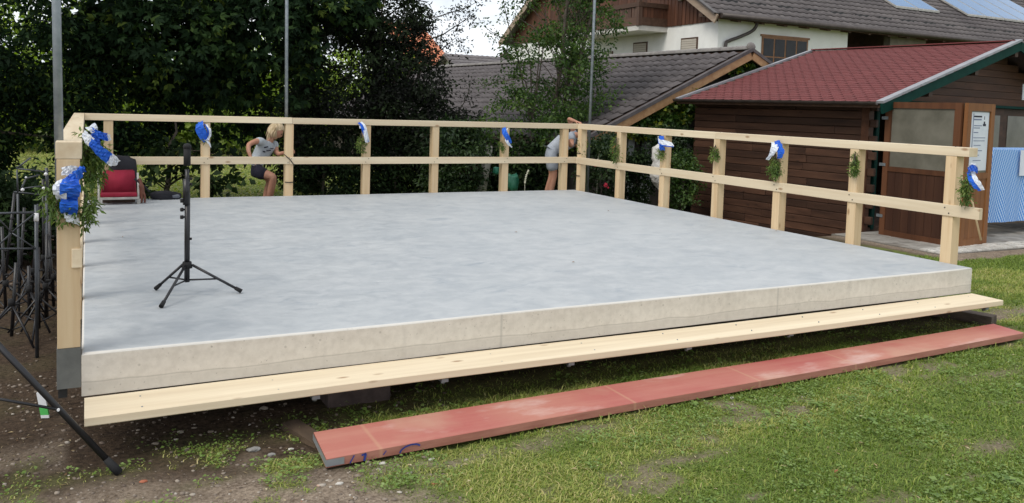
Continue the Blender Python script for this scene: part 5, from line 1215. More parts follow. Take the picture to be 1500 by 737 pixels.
for a in (((600, 40), (640, 25), (680, 12), (700, 2)), ((615, 75), (650, 50), (680, 30), (694, 20)), ((620, 100), (650, 70), (672, 52)), ((650, 180), (680, 150), (690, 120)), ((560, 10), (600, -8), (650, -20))):
    P = [V(at(560, 200, 9.5))]+[V(at(*p, 9.15)) for p in a]; mb.tube(smooth_path(P, 4), list(np.linspace(.02, .003, 4*(len(P)-1)+1)), n=5, cap=False)
mb.tube([(5.2, 9.6, G-.05), at(560, 200, 9.5)], [.05, .03], n=6)
mb.build('stem', M_bark, rr_t)
leaves_obj('leaves', clump_leaves(sp1, np.full(len(sp1), .11), 11, .055, .5, .2, q_.uniform(.2, .8, len(sp1)), 1., q_), M_lfC, rr_t)
# shrubs reaching the ground behind the back rail
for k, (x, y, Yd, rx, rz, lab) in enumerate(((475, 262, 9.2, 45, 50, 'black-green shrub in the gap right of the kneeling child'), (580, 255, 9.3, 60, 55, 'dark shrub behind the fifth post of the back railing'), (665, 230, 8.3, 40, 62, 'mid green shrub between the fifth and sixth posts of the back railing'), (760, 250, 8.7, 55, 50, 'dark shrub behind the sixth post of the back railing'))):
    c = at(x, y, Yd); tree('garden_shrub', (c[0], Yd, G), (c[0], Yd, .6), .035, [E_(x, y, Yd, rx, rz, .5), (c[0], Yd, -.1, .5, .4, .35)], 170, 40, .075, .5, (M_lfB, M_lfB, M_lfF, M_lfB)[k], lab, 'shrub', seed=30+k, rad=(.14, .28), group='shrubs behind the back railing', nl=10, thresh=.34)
# slender tree between the houses
tree('hornbeam_tree', (7.55, 9.0, G), (7.75, 9.0, 4.2), .055, [E_(800, 110, 8.7, 62, 90, .8), E_(770, 190, 8.6, 72, 60, .7), E_(850, 130, 8.8, 45, 70, .6), E_(860, 50, 8.9, 45, 60, .6), E_(820, 20, 8.8, 50, 50, .7), (7.8, 9, 4.0, 1.3, 1.2, .9)], 500, 36, .07, .55, M_lfD,
     'slender loose green tree in front of the outbuilding roof', seed=15, rad=(.12, .30), thresh=.37, group='trees behind the slab', nl=45, stems=3)
sp2 = np.concatenate([spray([at(760, 90, 8.8), at(750, 55, 8.8), at(742, 25, 8.8), at(738, 2, 8.8), at(735, -20, 8.8)], 7, .05), spray([at(775, 80, 8.8), at(745, 60, 8.8), at(725, 50, 8.8), at(708, 38, 8.8)], 7, .04), spray([at(790, 60, 8.8), at(765, 30, 8.8), at(752, 10, 8.8)], 7, .06), spray([at(770, 120, 8.8), at(745, 118, 8.8), at(722, 122, 8.8), at(700, 128, 8.8)], 7, .06), spray([at(800, 30, 8.8), at(785, 5, 8.8)], 7, .07)])
r2t = empty('hornbeam_shoots', (7.3, 8.9, G), 'sparse upright shoots with small leaves left of the slender tree', 'branches')
mb = MB()
for a in (((760, 90), (750, 55), (742, 25), (738, 2), (735, -20)), ((775, 80), (745, 60), (725, 50), (708, 38)), ((790, 60), (765, 30), (752, 10)), ((770, 120), (745, 118), (722, 122), (700, 128)), ((800, 30), (785, 5))):
    P = [V(at(778, 190, 8.8))]+[V(at(*p, 8.8)) for p in a]; mb.tube(smooth_path(P, 4), list(np.linspace(.016, .003, 4*(len(P)-1)+1)), n=5, cap=False)
mb.tube([(7.3, 8.9, G-.05), at(778, 190, 8.8)], [.04, .02], n=6); mb.build('stem', M_bark, r2t)
leaves_obj('leaves', clump_leaves(sp2, np.full(len(sp2), .10), 8, .055, .55, .2, q_.uniform(.2, .8, len(sp2)), 1., q_), M_lfD, r2t)
# ivy and vine under the outbuilding's verge, rose bed before it
def bush(name, label, ells, n, per, size, mat, seed, cat='bush', asp=.6, stem=None, rad=(.1, .22), thresh=.3, group=None, droop=.3):
    c = ells[0]; return tree(name, (c[0], c[1], G), (c[0], c[1], max(c[2], G+.3)), .025, ells, n, per, size, asp, mat, label, cat, rad=rad, seed=seed, nl=14, thresh=thresh, group=group, droop=droop)
bush('vine', 'climbing vine with yellowish leaves under the vergeboard beside the cabin', [E_(985, 165, 7.95, 32, 24, .12), E_(940, 185, 7.95, 45, 16, .12), E_(1010, 150, 7.95, 18, 20, .1)], 120, 26, .085, M_lfY, 51, 'climber', .8, thresh=0, rad=(.10, .18))
bush('vine', 'small vine shoot growing up in the gable of the outbuilding', [E_(1078, 102, 8.1, 16, 12, .1), E_(1095, 95, 8.1, 12, 7, .08)], 30, 16, .08, M_lfY, 52, 'climber', .8, thresh=0, rad=(.08, .14))
bush('rose_bush', 'dark green rose bush just past the far right corner of the railing', [E_(880, 250, 7.0, 26, 50, .35), E_(890, 215, 7.1, 22, 22, .3)], 130, 26, .06, M_lfF, 53, thresh=.3)
bush('rose_bush', 'dark rose bush to the left of the white cloth', [E_(935, 262, 7.2, 26, 38, .2), E_(925, 235, 7.2, 20, 20, .2)], 110, 26, .06, M_lfB, 54, thresh=.3)
bush('garden_shrub', 'brighter green shrub between the white cloth and the log cabin', [E_(1001, 268, 6.7, 20, 38, .25), E_(1000, 240, 6.8, 14, 20, .2)], 100, 26, .055, M_lfD, 55, thresh=.3, group='shrubs by the cabin')
bush('garden_shrub', 'dark shrub growing against the end of the log cabin under the vine', [E_(1002, 215, 7.6, 24, 30, .2), E_(975, 205, 7.7, 30, 22, .2)], 100, 26, .06, M_lfF, 56, thresh=.3, group='shrubs by the cabin')
# roses
M_rose = pm('crimson_petal', (.45, .015, .04), (.6, .04, .08), rough=.6, bump=.2); M_rosew = pm('cream_petal', (.55, .55, .42), (.65, .65, .52), rough=.6, bump=.2)
def flower(x, y, Yd, r, mat, label, seed):
    c = V(at(x, y, Yd)); mb = MB(); R = random.Random(seed)
    for ring, n_, rr__ in ((0, 3, .35), (1, 5, .7), (2, 6, 1.)):
        for k in range(n_):
            an = 2*PI*k/n_+ring*.5+R.uniform(-.2, .2); o = V((math.cos(an), 0, math.sin(an)))*r*rr__*.6; t_ = V((-math.sin(an), 0, math.cos(an)))*r*.42; f = V((0, -r*.5*(1-rr__*.6), 0)); o2 = o*1.7+V((0, r*.1, 0))
            mb.add([c+f+o*.3, c+f+o+t_, c+f*.6+o2, c+f+o-t_], [(0, 1, 2, 3)])
    mb.blob(c+V((0, r*.2, 0)), (r*.35,)*3, sub=1); o = mb.build('rose', mat, label=label, cat='flower', group='roses behind the right railing')
for k, (x, y, Yd, r, lb) in enumerate(((899, 216, 6.7, .04, 'crimson rose beside the first right post past the corner'), (898, 222, 6.65, .028, 'small crimson rose just below a larger one'), (872, 242, 6.6, .03, 'red rose peeping under the middle rail near the far corner'), (887, 271, 6.6, .042, 'large red rose low behind the second panel of the right railing'), (891, 275, 6.55, .02, 'red rose bud right beside the large low rose'))): flower(x, y, Yd, r, M_rose, lb, k)
# pale flower spikes
for k, (x0, y0, x1, y1, lb) in enumerate(((876, 234, 883, 216, 'pale flower spike left of the crimson rose'), (769, 268, 774, 250, 'pale flower spike low behind the sixth back post'))):
    P = smooth_path([at(x0, y0, 6.9), at((x0+x1)/2-1, (y0+y1)/2, 6.9), at(x1, y1, 6.9)], 4); mb = MB()
    for i, p in enumerate(P): mb.blob(p, (.018, .018, .014), sub=1)
    mb.tube([V((P[0].x, P[0].y, G))]+P, .005, n=4); o = mb.build('flower_spike', M_rosew, label=lb, cat='flower')
# white cloth bundle on a stake
ws = empty('draped_stake', tuple(at(962, 320, 6.62)[:2])+(G,), 'wooden stake wrapped in crumpled white cloth among the rose bushes', 'figure')
mb = MB(); Yw = 6.62; prof = [(967, 211, 3), (964, 216, 8), (963, 224, 8.5), (963, 232, 8.5), (965, 240, 10), (966, 250, 12), (965, 258, 12), (966, 266, 11), (969, 274, 8), (971, 282, 5), (972, 290, 2)]
n = 22
for j, (x, y, r) in enumerate([((prof[i][0]*(1-f)+prof[i+1][0]*f), (prof[i][1]*(1-f)+prof[i+1][1]*f), (prof[i][2]*(1-f)+prof[i+1][2]*f)) for i in range(len(prof)-1) for f in (0, .33, .66)]):
    c = at(x, y, Yw); s_ = 1/FPX*float((c-CAM)@Fw)
    for k in range(n):
        an = 2*PI*k/n; w = 1+.32*(float(fbm(np.array(k*.9+3), np.array(j*.55), 3))-.5)*2+.12*math.sin(k*3+j*.7); mb.v.append((c[0]+math.cos(an)*r*s_*w, c[1]+math.sin(an)*r*s_*w*.8, c[2]))
J = 3*(len(prof)-1)
mb.f = [[j*n+k, (j+1)*n+k, (j+1)*n+(k+1) % n, j*n+(k+1) % n] for j in range(J-1) for k in range(n)]; mb.m = [0]*len(mb.f); mb.sm = [True]*len(mb.f)
mb.build('cloth', pm('crumpled_white_cloth', (.50, .48, .45), (.66, .64, .61), scale=12, rough=.9, bump=.6, bscale=25, dist=.03), ws)
p = at(968, 260, Yw+.03); MB().tube([(p[0]+.02, Yw+.02, G-.03), (p[0], Yw+.0, .35)], .035, n=8).build('stake', M_bark, ws)
# pale boulder like wrapped bale by the cabin end
lump('covered_sack', 'greyish white sack standing against the wall at the end of the log cabin', 'sack', tuple(at(1006, 216, 7.75)), (.17, .12, .17), pm('grey_white_sack', (.26, .26, .25), (.40, .40, .38), scale=6, bump=.4, rough=.9), 12)
# leaning pale trunk and dark red thing behind the sixth post, green bag
tp0, tp1 = at(700, 292, 8.2), at(712, 236, 8.2)
MB().tube([(tp0[0], 8.2, G-.05), tp1, V(at(716, 215, 8.3))], [.10, .085, .07], n=10).build('tree_stump', M_barkl, label='pale leaning trunk stump behind the back railing left of the sixth post', cat='trunk')
lump('garden_sack', 'dark maroon sack beside the pale leaning stump', 'sack', tuple(at(692, 262, 8.35)), (.16, .13, .36), pm('maroon_fabric', (.035, .008, .009), (.06, .014, .014), rough=.9, bump=.4), 14)
lump('garden_bag', 'green plastic bag on the ground behind the sixth post', 'bag', tuple(at(750, 268, 7.9)), (.10, .09, .15), pm('green_plastic', (.015, .09, .055), (.025, .13, .08), rough=.35, bump=.5, bscale=12), 17, noise=.2)
lump('garden_bag', 'small mint green bag tip left of the sixth post', 'bag', tuple(at(727, 250, 7.9)), (.055, .05, .06), pm('mint_plastic', (.02, .13, .085), (.03, .16, .11), rough=.35, bump=.5), 19, noise=.2)
# trees beyond the lawn
r_ = np.random.default_rng(3)
far = [(-26, 34, 6), (-20, 30, 5), (-14, 36, 6), (-9, 30, 4.4), (-4.5, 33, 5), (0, 31, 4.6), (4.5, 34, 5.5), (8, 30, 4.0), (12.5, 36, 4.6), (-2.5, 24, 2.2), (3, 23, 1.8)]
for k, (x, y, h) in enumerate(far):
    kinds = ['broad green tree at the far left edge beyond the lawn', 'sunlit tree second from the left beyond the lawn', 'tall tree beyond the lawn behind the first steel pole', 'low tree beyond the lawn seen left of the red bench', 'tree beyond the lawn seen above the red bench', 'sunlit tree beyond the lawn behind the microphone stand', 'tree beyond the lawn behind the kneeling child', 'low tree beyond the lawn behind the dark purplish tree', 'farthest right tree beyond the lawn beside the terracotta house', 'small bush on the lawn left of the microphone stand', 'small bush on the lawn behind the second back post']
    tree('lawn_tree', (x, y, G), (x, y, h*.8), .14, [(x, y, h*.52, 3.0, 2.4, h*.55), (x+1, y, h*.25, 2.6, 2., h*.4), (x-1.4, y+.3, h*.3, 2.4, 2., h*.42)], 130, 40, .22, .7, M_lfE, kinds[k], seed=60+k, rad=(.4, .8), group='trees beyond the lawn', nl=8)

# ================================================================== PEOPLE
def skinned(name, pts, edges, mat, parent, root_idx=0, sub=2, label=None):
    me = bpy.data.meshes.new(name+'_cage'); me.from_pydata([tuple(V(p[0])) for p in pts], edges, []); o = bpy.data.objects.new(name+'_cage', me); COL.objects.link(o)
    md = o.modifiers.new('s', 'SKIN'); md.use_smooth_shade = True; md.branch_smoothing = .3
    for i, p in enumerate(pts):
        r = p[1]; me.skin_vertices[0].data[i].radius = (r, r) if not hasattr(r, '__len__') else r; me.skin_vertices[0].data[i].use_root = (i == root_idx)
    ss = o.modifiers.new('u', 'SUBSURF'); ss.levels = sub; ss.render_levels = sub
    dg = bpy.context.evaluated_depsgraph_get(); dg.update(); ev = o.evaluated_get(dg); m2 = bpy.data.meshes.new_from_object(ev)
    bpy.data.objects.remove(o)
    off = wloc(parent)
    for v in m2.vertices: v.co -= off
    m2.materials.clear(); m2.materials.append(mat)
    for p in m2.polygons: p.use_smooth = True; p.material_index = 0
    q = bpy.data.objects.new(name, m2); COL.objects.link(q); q.parent = parent
    if label: q['label'] = label
    return q
M_skin = pm('warm_skin', (.42, .20, .13), (.50, .26, .175), scale=8, rough=.55, bump=.05)
M_shirt = pm('pale_grey_jersey', (.36, .40, .44), (.46, .50, .54), scale=7, rough=.9, bump=.4, bscale=14, dist=.02)
M_shirt2 = pm('light_grey_jersey', (.30, .33, .38), (.40, .43, .48), scale=7, rough=.9, bump=.4, bscale=14, dist=.02)
M_navy = pm('navy_shorts', (.008, .008, .018), (.018, .018, .035), rough=.9, bump=.4, bscale=12, dist=.02)
M_gsh = pm('grey_shorts', (.26, .29, .34), (.34, .37, .42), rough=.9, bump=.4, bscale=12, dist=.02)
M_hairb = pm('blond_hair', (.36, .27, .15), (.58, .46, .30), scale=30, stretch=(1, 1, .15), rough=.6, bump=.5, bscale=60)
M_hairk = pm('brown_hair', (.04, .025, .016), (.08, .05, .03), scale=30, rough=.6, bump=.5)
M_shoes = pm('dark_shoe', (.03, .03, .04), (.06, .06, .07), rough=.7)
def Pp(x, y, Yd): return V(at(x, y, Yd))
def chain(pts, edges, start, new):      # appends points, returns last index
    i = start
    for p in new: pts.append(p); edges.append((i, len(pts)-1)); i = len(pts)-1
    return i
def hand(pts, edges, wrist, d, side, nrm_, s=1.0, curl=.6):
    """palm and five unequal bent fingers; d towards fingers, side to thumb, nrm_ = palm side"""
    d, side, nrm_ = d.normalized(), side.normalized(), nrm_.normalized(); w = V(pts[wrist][0])
    pts.append((w+d*.035*s, (.024*s, .014*s))); edges.append((wrist, len(pts)-1)); c = len(pts)-1
    pts.append((w+d*.062*s, (.024*s, .012*s))); edges.append((c, len(pts)-1)); k = len(pts)-1
    for i, ln in enumerate((.050, .058, .054, .042)):
        b = w+d*.07*s+side*(.021-.014*i)*s; p1 = b+d*ln*.5*s+nrm_*ln*.2*curl*s; p2 = p1+d*ln*.25*s+nrm_*ln*.5*curl*s
        chain(pts, edges, k, [(b, .0075*s), (p1, .007*s), (p2, .0055*s)])
    chain(pts, edges, c, [(w+d*.035*s+side*.030*s, .009*s), (w+d*.06*s+side*.042*s+nrm_*.012*s, .0075*s), (w+d*.078*s+side*.038*s+nrm_*.028*s, .006*s)])
def face(root, c, fwd, upv, r, skin, hair, long=False, seed=0):
    fwd = V(fwd).normalized(); upv = (V(upv)-fwd*V(upv).dot(fwd)).normalized(); rt = fwd.cross(upv).normalized()
    M3 = Matrix((rt, fwd, upv)).transposed()
    bm = bmesh.new(); bmesh.ops.create_icosphere(bm, subdivisions=4, radius=1)
    for v in bm.verts:
        x, y, z = v.co; w = 1-.20*max(0, -z-.1)*1.1; x2 = x*.80*w; y2 = y*.95; z2 = z*1.12
        if y > .3:                                        # nose, brow, eye hollows, mouth, chin
            y2 += .20*math.exp(-((x/.13)**2+((z+.12)/.16)**2)); y2 += .05*math.exp(-((z-.22)/.10)**2-(x/.5)**2)
            for sx__ in (-1, 1): y2 -= .09*math.exp(-(((x-sx__*.32)/.16)**2+((z-.05)/.11)**2))
            y2 -= .05*math.exp(-((x/.28)**2+((z+.45)/.05)**2)); y2 += .06*math.exp(-((x/.25)**2+((z+.38)/.06)**2)); y2 += .07*math.exp(-((x/.25)**2+((z+.8)/.15)**2))
        v.co = M3@V((x2, y2, z2))*r+c
    hd = MB().bm(bm, smooth=True)
    h_ = hd.build('head', skin, root)
    for s in (-1, 1):
        MB().blob(c+rt*s*r*.80+upv*(-.02*r), (r*.10, r*.18, r*.25)).build('ear', skin, h_)
        MB().blob(c+rt*s*r*.27+fwd*r*.83+upv*r*.06, (r*.10,)*3, sub=2).build('eye', M_dkmet, h_)
    MB().blob(c+fwd*r*.90-upv*r*.47, (r*.14, r*.05, r*.035)).build('mouth', pm('lip', (.30, .09, .08)), h_)
    # hair: cap plus strands
    bm = bmesh.new(); bmesh.ops.create_icosphere(bm, subdivisions=4, radius=1); R = random.Random(seed)
    dl = []
    for v in bm.verts:
        x, y, z = v.co
        if z < -.35+.9*max(0, y)**.5*1.0 and not (y < -.1 and z > -.6): dl.append(v)
        w = 1.10+.05*math.sin(x*23+z*9)+.03*math.sin(y*31); v.co = M3@V((x*.84*w, y*.95*w-.03, z*1.14*w))*r+c
    bmesh.ops.delete(bm, geom=dl, context='VERTS'); MB().bm(bm, smooth=True).build('hair', hair, root)
    if long:
        mb = MB()
        for k in range(60):
            a = R.uniform(-1.4, 1.4); b0 = c+M3@V((math.sin(a)*.8, -math.cos(a)*.85+.1, R.uniform(-.2, .7)))*r
            e = b0+V((R.uniform(-.05, .01), R.uniform(-.03, .03), -R.uniform(.09, .19)))+M3@V((math.sin(a)*.1, -.25, 0))*r
            mb.tube(smooth_path([b0, b0.lerp(e, .5)+M3@V((math.sin(a)*.2, -.15, 0))*r, e], 3), [.008, .008, .007, .007, .006, .004, .002], n=5)
        o = mb.build('hair_strands', hair, root); o['kind'] = 'stuff'
    return h_
# ---- child kneeling/crouching behind the third back post
Y0 = 6.98
c1 = empty('person', tuple(Pp(385, 290, Y0)[:2])+(G,), 'blond child in grey t-shirt and dark shorts crouching and gripping the back railing post', 'person', 'children behind the back railing')
hip = Pp(371, 247, Y0); nk = Pp(397, 204, Y0-.02); chest = Pp(388, 218, Y0-.01); waist = Pp(378, 235, Y0)
sL, sR = Pp(382, 206, Y0-.14), Pp(404, 210, Y0+.10)     # near shoulder / far shoulder
pts = [(hip, (.095, .09)), (waist, (.08, .07)), (chest, (.09, .078)), (nk, .045), (Pp(400, 199, Y0-.02), .042)]; ed = [(0, 1), (1, 2), (2, 3), (3, 4)]
e_ = chain(pts, ed, 2, [(sL, .05), (Pp(372, 208, Y0-.22), .038), (Pp(364, 212, Y0-.26), .033), (Pp(364, 221, Y0-.36), .029), (Pp(367, 230, DY+.10+.05), .02)])
hand(pts, ed, e_, V((.15, -1, -.25)), V((1, 0, 0)), V((0, -.2, -1)), .85)
e_ = chain(pts, ed, 2, [(sR, .05), (Pp(404, 222, Y0+.02), .036), (Pp(408, 226, Y0-.12), .032), (Pp(416, 224, Y0-.28), .026), (V((BX[2]+.075, DY+.17, Pp(420, 222, DY+.15).z)), .02)])
hand(pts, ed, e_, V((.12, -1, .0)), V((0, 0, 1)), V((-1, 0, 0)), .85)
for hx_, knee, ank in (((Pp(374, 251, Y0-.07)), Pp(401, 259, Y0-.22), Pp(389, 300, Y0-.06)), ((Pp(375, 250, Y0+.08)), Pp(396, 262, Y0+.02), Pp(383, 301, Y0+.14))):
    e_ = chain(pts, ed, 0, [(hx_, .085), (hx_.lerp(knee, .5), .07), (knee, .052), (knee.lerp(V((ank.x, ank.y, G+.08)), .35), .050), (knee.lerp(V((ank.x, ank.y, G+.08)), .75), .034), (V((ank.x, ank.y, G+.08)), .028), (V((ank.x+.06, ank.y-.02, G+.035)), .032), (V((ank.x+.14, ank.y-.03, G+.028)), .024)])
skinned('body', pts, ed, M_skin, c1)
p_ = [(waist.lerp(hip, .55), (.128, .115)), (waist, (.112, .10)), (chest, (.120, .105)), (nk.lerp(chest, .25), .07)]; e2_ = [(0, 1), (1, 2), (2, 3)]
chain(p_, e2_, 2, [(sL, .062), (Pp(374, 208, Y0-.20), .056)]); chain(p_, e2_, 2, [(sR, .062), (Pp(404, 220, Y0+.04), .052)])
sh_ = skinned('t_shirt', p_, e2_, M_shirt, c1, 1)
for (x, y, w, h, a) in ((390, 216, .05, .014, .3), (394, 221, .055, .012, .2), (387, 222, .03, .012, -.3), (399, 218, .03, .012, .1)):
    c = Pp(x, y, Y0-.155); MB().hexa([c+V((-w/2, 0, -h/2-a*.01)), c+V((w/2, 0, -h/2+a*.03)), c+V((w/2, .05, -h/2+a*.03)), c+V((-w/2, .05, -h/2)), c+V((-w/2, 0, h/2)), c+V((w/2, 0, h/2+a*.03)), c+V((w/2, .05, h/2)), c+V((-w/2, .05, h/2))]).build('shirt_print', M_navy, sh_)
p_ = [(hip, (.135, .13)), (waist.lerp(chest, .2), (.122, .110))]; e2_ = [(0, 1)]
for hx_, knee in ((Pp(374, 251, Y0-.07), Pp(401, 259, Y0-.22)), (Pp(375, 250, Y0+.08), Pp(396, 262, Y0+.02))): chain(p_, e2_, 0, [(hx_, .10), (hx_.lerp(knee, .35), .088), (hx_.lerp(knee, .68), .080)])
skinned('shorts', p_, e2_, M_navy, c1)
face(c1, Pp(404, 192, Y0-.03), (.75, -.15, -.55), (.4, 0, .85), .098, M_skin, M_hairb, True, 3)
# ---- child bending over the corner of the railing
Y1 = 6.9
c2 = empty('person', tuple(Pp(805, 290, Y1)[:2])+(G,), 'child in light grey shirt and grey shorts bending over the far corner of the railing', 'person', 'children behind the back railing')
hip = Pp(806, 222, Y1); waist = Pp(813, 212, Y1-.02); chest = Pp(830, 203, Y1-.08); nk = Pp(845, 197, Y1-.10)
sA, sB = Pp(836, 196, Y1-.16), Pp(843, 205, Y1+.06)
pts = [(hip, (.10, .095)), (waist, (.082, .072)), (chest, (.09, .08)), (nk, .048), (Pp(850, 199, Y1-.10), .045)]; ed = [(0, 1), (1, 2), (2, 3), (3, 4)]
e_ = chain(pts, ed, 2, [(sB, .05), (Pp(838, 186, Y1-.0), .04), (Pp(833, 174, Y1-.05), .034), (Pp(840, 177, Y1-.2), .029), (V((Pp(845, 181, DY+.1).x, DY+.13, RT+.03)), .021)])
hand(pts, ed, e_, V((.35, -1, -.15)), V((-1, 0, 0)), V((0, -.2, -1)), .9)
e_ = chain(pts, ed, 2, [(sA, .05), (Pp(838, 212, Y1-.24), .036), (Pp(836, 214, Y1-.3), .032), (Pp(832, 206, Y1-.33), .027), (V((BX[6]+.075, DY+.17, Pp(829, 201, DY+.15).z)), .02)])
hand(pts, ed, e_, V((.0, -1, .1)), V((0, 0, 1)), V((-1, 0, 0)), .9)
for hx_, knee, ank in ((Pp(806, 228, Y1-.09), Pp(812, 256, Y1-.12), Pp(803, 280, Y1-.08)), (Pp(808, 227, Y1+.09), Pp(809, 256, Y1+.06), Pp(796, 282, Y1+.14))):
    a_ = V((ank.x-.02, ank.y, G+.08)); e_ = chain(pts, ed, 0, [(hx_, .09), (hx_.lerp(knee, .5), .076), (knee, .053), (knee.lerp(a_, .35), .052), (knee.lerp(a_, .78), .034), (a_, .028), (a_+V((.07, -.02, -.045)), .032), (a_+V((.15, -.03, -.052)), .024)])
skinned('body', pts, ed, M_skin, c2)
p_ = [(hip.lerp(waist, .2), (.142, .135)), (waist, (.128, .12)), (chest, (.130, .12)), (nk.lerp(chest, .3), .075)]; e2_ = [(0, 1), (1, 2), (2, 3)]
chain(p_, e2_, 2, [(sA, .062), (Pp(838, 206, Y1-.22), .052)]); chain(p_, e2_, 2, [(sB, .062), (Pp(839, 190, Y1), .054)])
chain(p_, e2_, 2, [(Pp(836, 217, Y1-.10), .075)])
s2h = skinned('t_shirt', p_, e2_, M_shirt2, c2, 1)
M_or = pm('orange_print', (.55, .12, .03)); 
for (x, y, w, h, m_) in ((834, 209, .03, .03, M_or), (838, 205, .012, .05, M_navy), (837, 214, .04, .014, M_or), (841, 211, .015, .03, M_navy)):
    c = Pp(x, y, Y1-.215); MB().hexa([c+V((-w/2, 0, -h/2)), c+V((w/2, 0, -h/2)), c+V((w/2, .04, -h/2)), c+V((-w/2, .04, -h/2)), c+V((-w/2, 0, h/2)), c+V((w/2, 0, h/2)), c+V((w/2, .04, h/2)), c+V((-w/2, .04, h/2))]).build('shirt_print', m_, s2h)
p_ = [(hip, (.138, .13)), (waist, (.122, .11))]; e2_ = [(0, 1)]
for hx_, knee in ((Pp(806, 228, Y1-.09), Pp(812, 256, Y1-.12)), (Pp(808, 227, Y1+.09), Pp(809, 256, Y1+.06))): chain(p_, e2_, 0, [(hx_, .112), (hx_.lerp(knee, .45), .100), (hx_.lerp(knee, .86), .090)])
skinned('shorts', p_, e2_, M_gsh, c2)
face(c2, Pp(855, 205, Y1-.12), (.45, -.3, -.85), (.85, 0, .35), .095, M_skin, M_hairk, False, 5)
# ================================================================== GRASS, WEEDS, PEBBLES
def scatter(x0, x1, y0, y1, dens, seed, power=1.2, thr=.06):
    r = np.random.default_rng(seed); n = int((x1-x0)*(y1-y0)*dens); x = r.uniform(x0, x1, n); y = r.uniform(y0, y1, n)
    dx = x-CAM[0]; dy = y-CAM[1]; rel = np.stack([dx, dy, np.full(n, G-CAM[2])], 1); zf = rel@Fw; px = 750+FPX*(rel@Rt)/zf; py = CY-FPX*(rel@Up)/zf
    keep = (zf > 0) & (px > -160) & (px < 1660) & (py < 830)
    g = grass_amount(x, y); keep &= r.random(n) < np.clip(g, 0, 1)**power
    keep &= g > thr
    # not inside the planks
    rx = x-backL[0]; ry = y-backL[1]; al = rx*fdir.x+ry*fdir.y; ac_ = rx*(-fn.x)+ry*(-fn.y); keep &= ~((al > -.03) & (al < 5.75) & (ac_ < .02) & (ac_ > -.33))
    return x[keep], y[keep], zf[keep], g[keep], r
M_blade = tintmat('grass_blade', [(0, (.085, .135, .024)), (.38, (.20, .29, .052)), (.68, (.36, .39, .10)), (1, (.58, .49, .24))], .35, .55, .3)
def blades(name, parts, **kw):
    geos = []
    for x, y, h, w, r, tb_ in parts:
        n = len(x); an = r.uniform(0, 2*PI, n); lean = r.uniform(.2, 1.9, n); s = np.stack([-np.sin(an), np.cos(an), np.zeros(n)], 1)*w[:, None]/2
        d = np.stack([np.cos(an)*lean, np.sin(an)*lean, np.ones(n)], 1); d = nrm(d)
        b_ = np.stack([x, y, ground_h(x, y)-.003], 1); mid = b_+d*h[:, None]*.55; tip = b_+nrm(d+np.stack([np.cos(an), np.sin(an), -.2+0*an], 1)*.5)*h[:, None]
        co = np.stack([b_-s, b_+s, mid+s*.8, mid-s*.8, tip], 1).reshape(-1, 3); i = np.arange(n)*5
        f = np.concatenate([np.stack([i, i+1, i+2], 1), np.stack([i, i+2, i+3], 1), np.stack([i+3, i+2, i+4], 1)])
        tt = np.clip(tb_+r.normal(size=n)*.16, 0, 1); geos.append((co, f, np.repeat(tt, 5)))
    return leaves_obj(name, geos, M_blade, None, kind='stuff', **kw)
parts = []
for k, (x0, x1, y0, y1, dn, hh, ww) in enumerate(((.2, 4.2, -2.5, -.2, 14000, .024, .005), (.2, 7.2, -2.5, -.2, 600, .045, .006), (4.2, 7.2, -2.1, -.1, 8500, .026, .006), (-1.0, 1.2, -1.2, 2.5, 9000, .028, .0045), (1.0, 6.7, -.4, .5, 6000, .034, .004), (1.3, 6.9, -.72, -.2, 2600, .05, .005), (6.62, 12.5, -1.5, 2.3, 5200, .034, .006), (7, 14, -1.2, 2.3, 500, .04, .008))):
    x, y, zf, g, r = scatter(x0, x1, y0, y1, dn, 100+k); n = len(x)
    bx_ = x*.93-y*.0; dry = sstep(.46, .66, fbm(x*1.1+40, y*1.7+12, 3)); dry = np.maximum(dry, .95*np.exp(-((y-(-1.12+.10*(x-2.6)))/.16)**2)*sstep(1.6, 2.2, x)*sstep(5.2, 4.2, x)*(.5+fbm(x*5, y*5, 3))); h = hh*(.5+r.random(n)*.9)*(.6+.5*g); parts.append((x, y, h, ww*(.7+r.random(n)*.6), r, .30+.36*dry+.12*(fbm(x*6, y*6, 2)-.5)))
blades('grass', parts, label='short trodden lawn grass with bare and dry patches')
r = np.random.default_rng(300); n = 110000; x = r.uniform(-9, 9, n); y = 7.4+r.random(n)**1.4*18; k_ = (grass_amount(x, y) > .5); x, y = x[k_], y[k_]; n = len(x)
blades('lawn_grass', [(x, y, .04*(.5+r.random(n)), .03*(.7+r.random(n)), r, .62+.15*(fbm(x*.6, y*.6, 2)-.5))], label='bright lawn behind the slab under the trees')  # paler blade tint stands in for sunlight on the far lawn
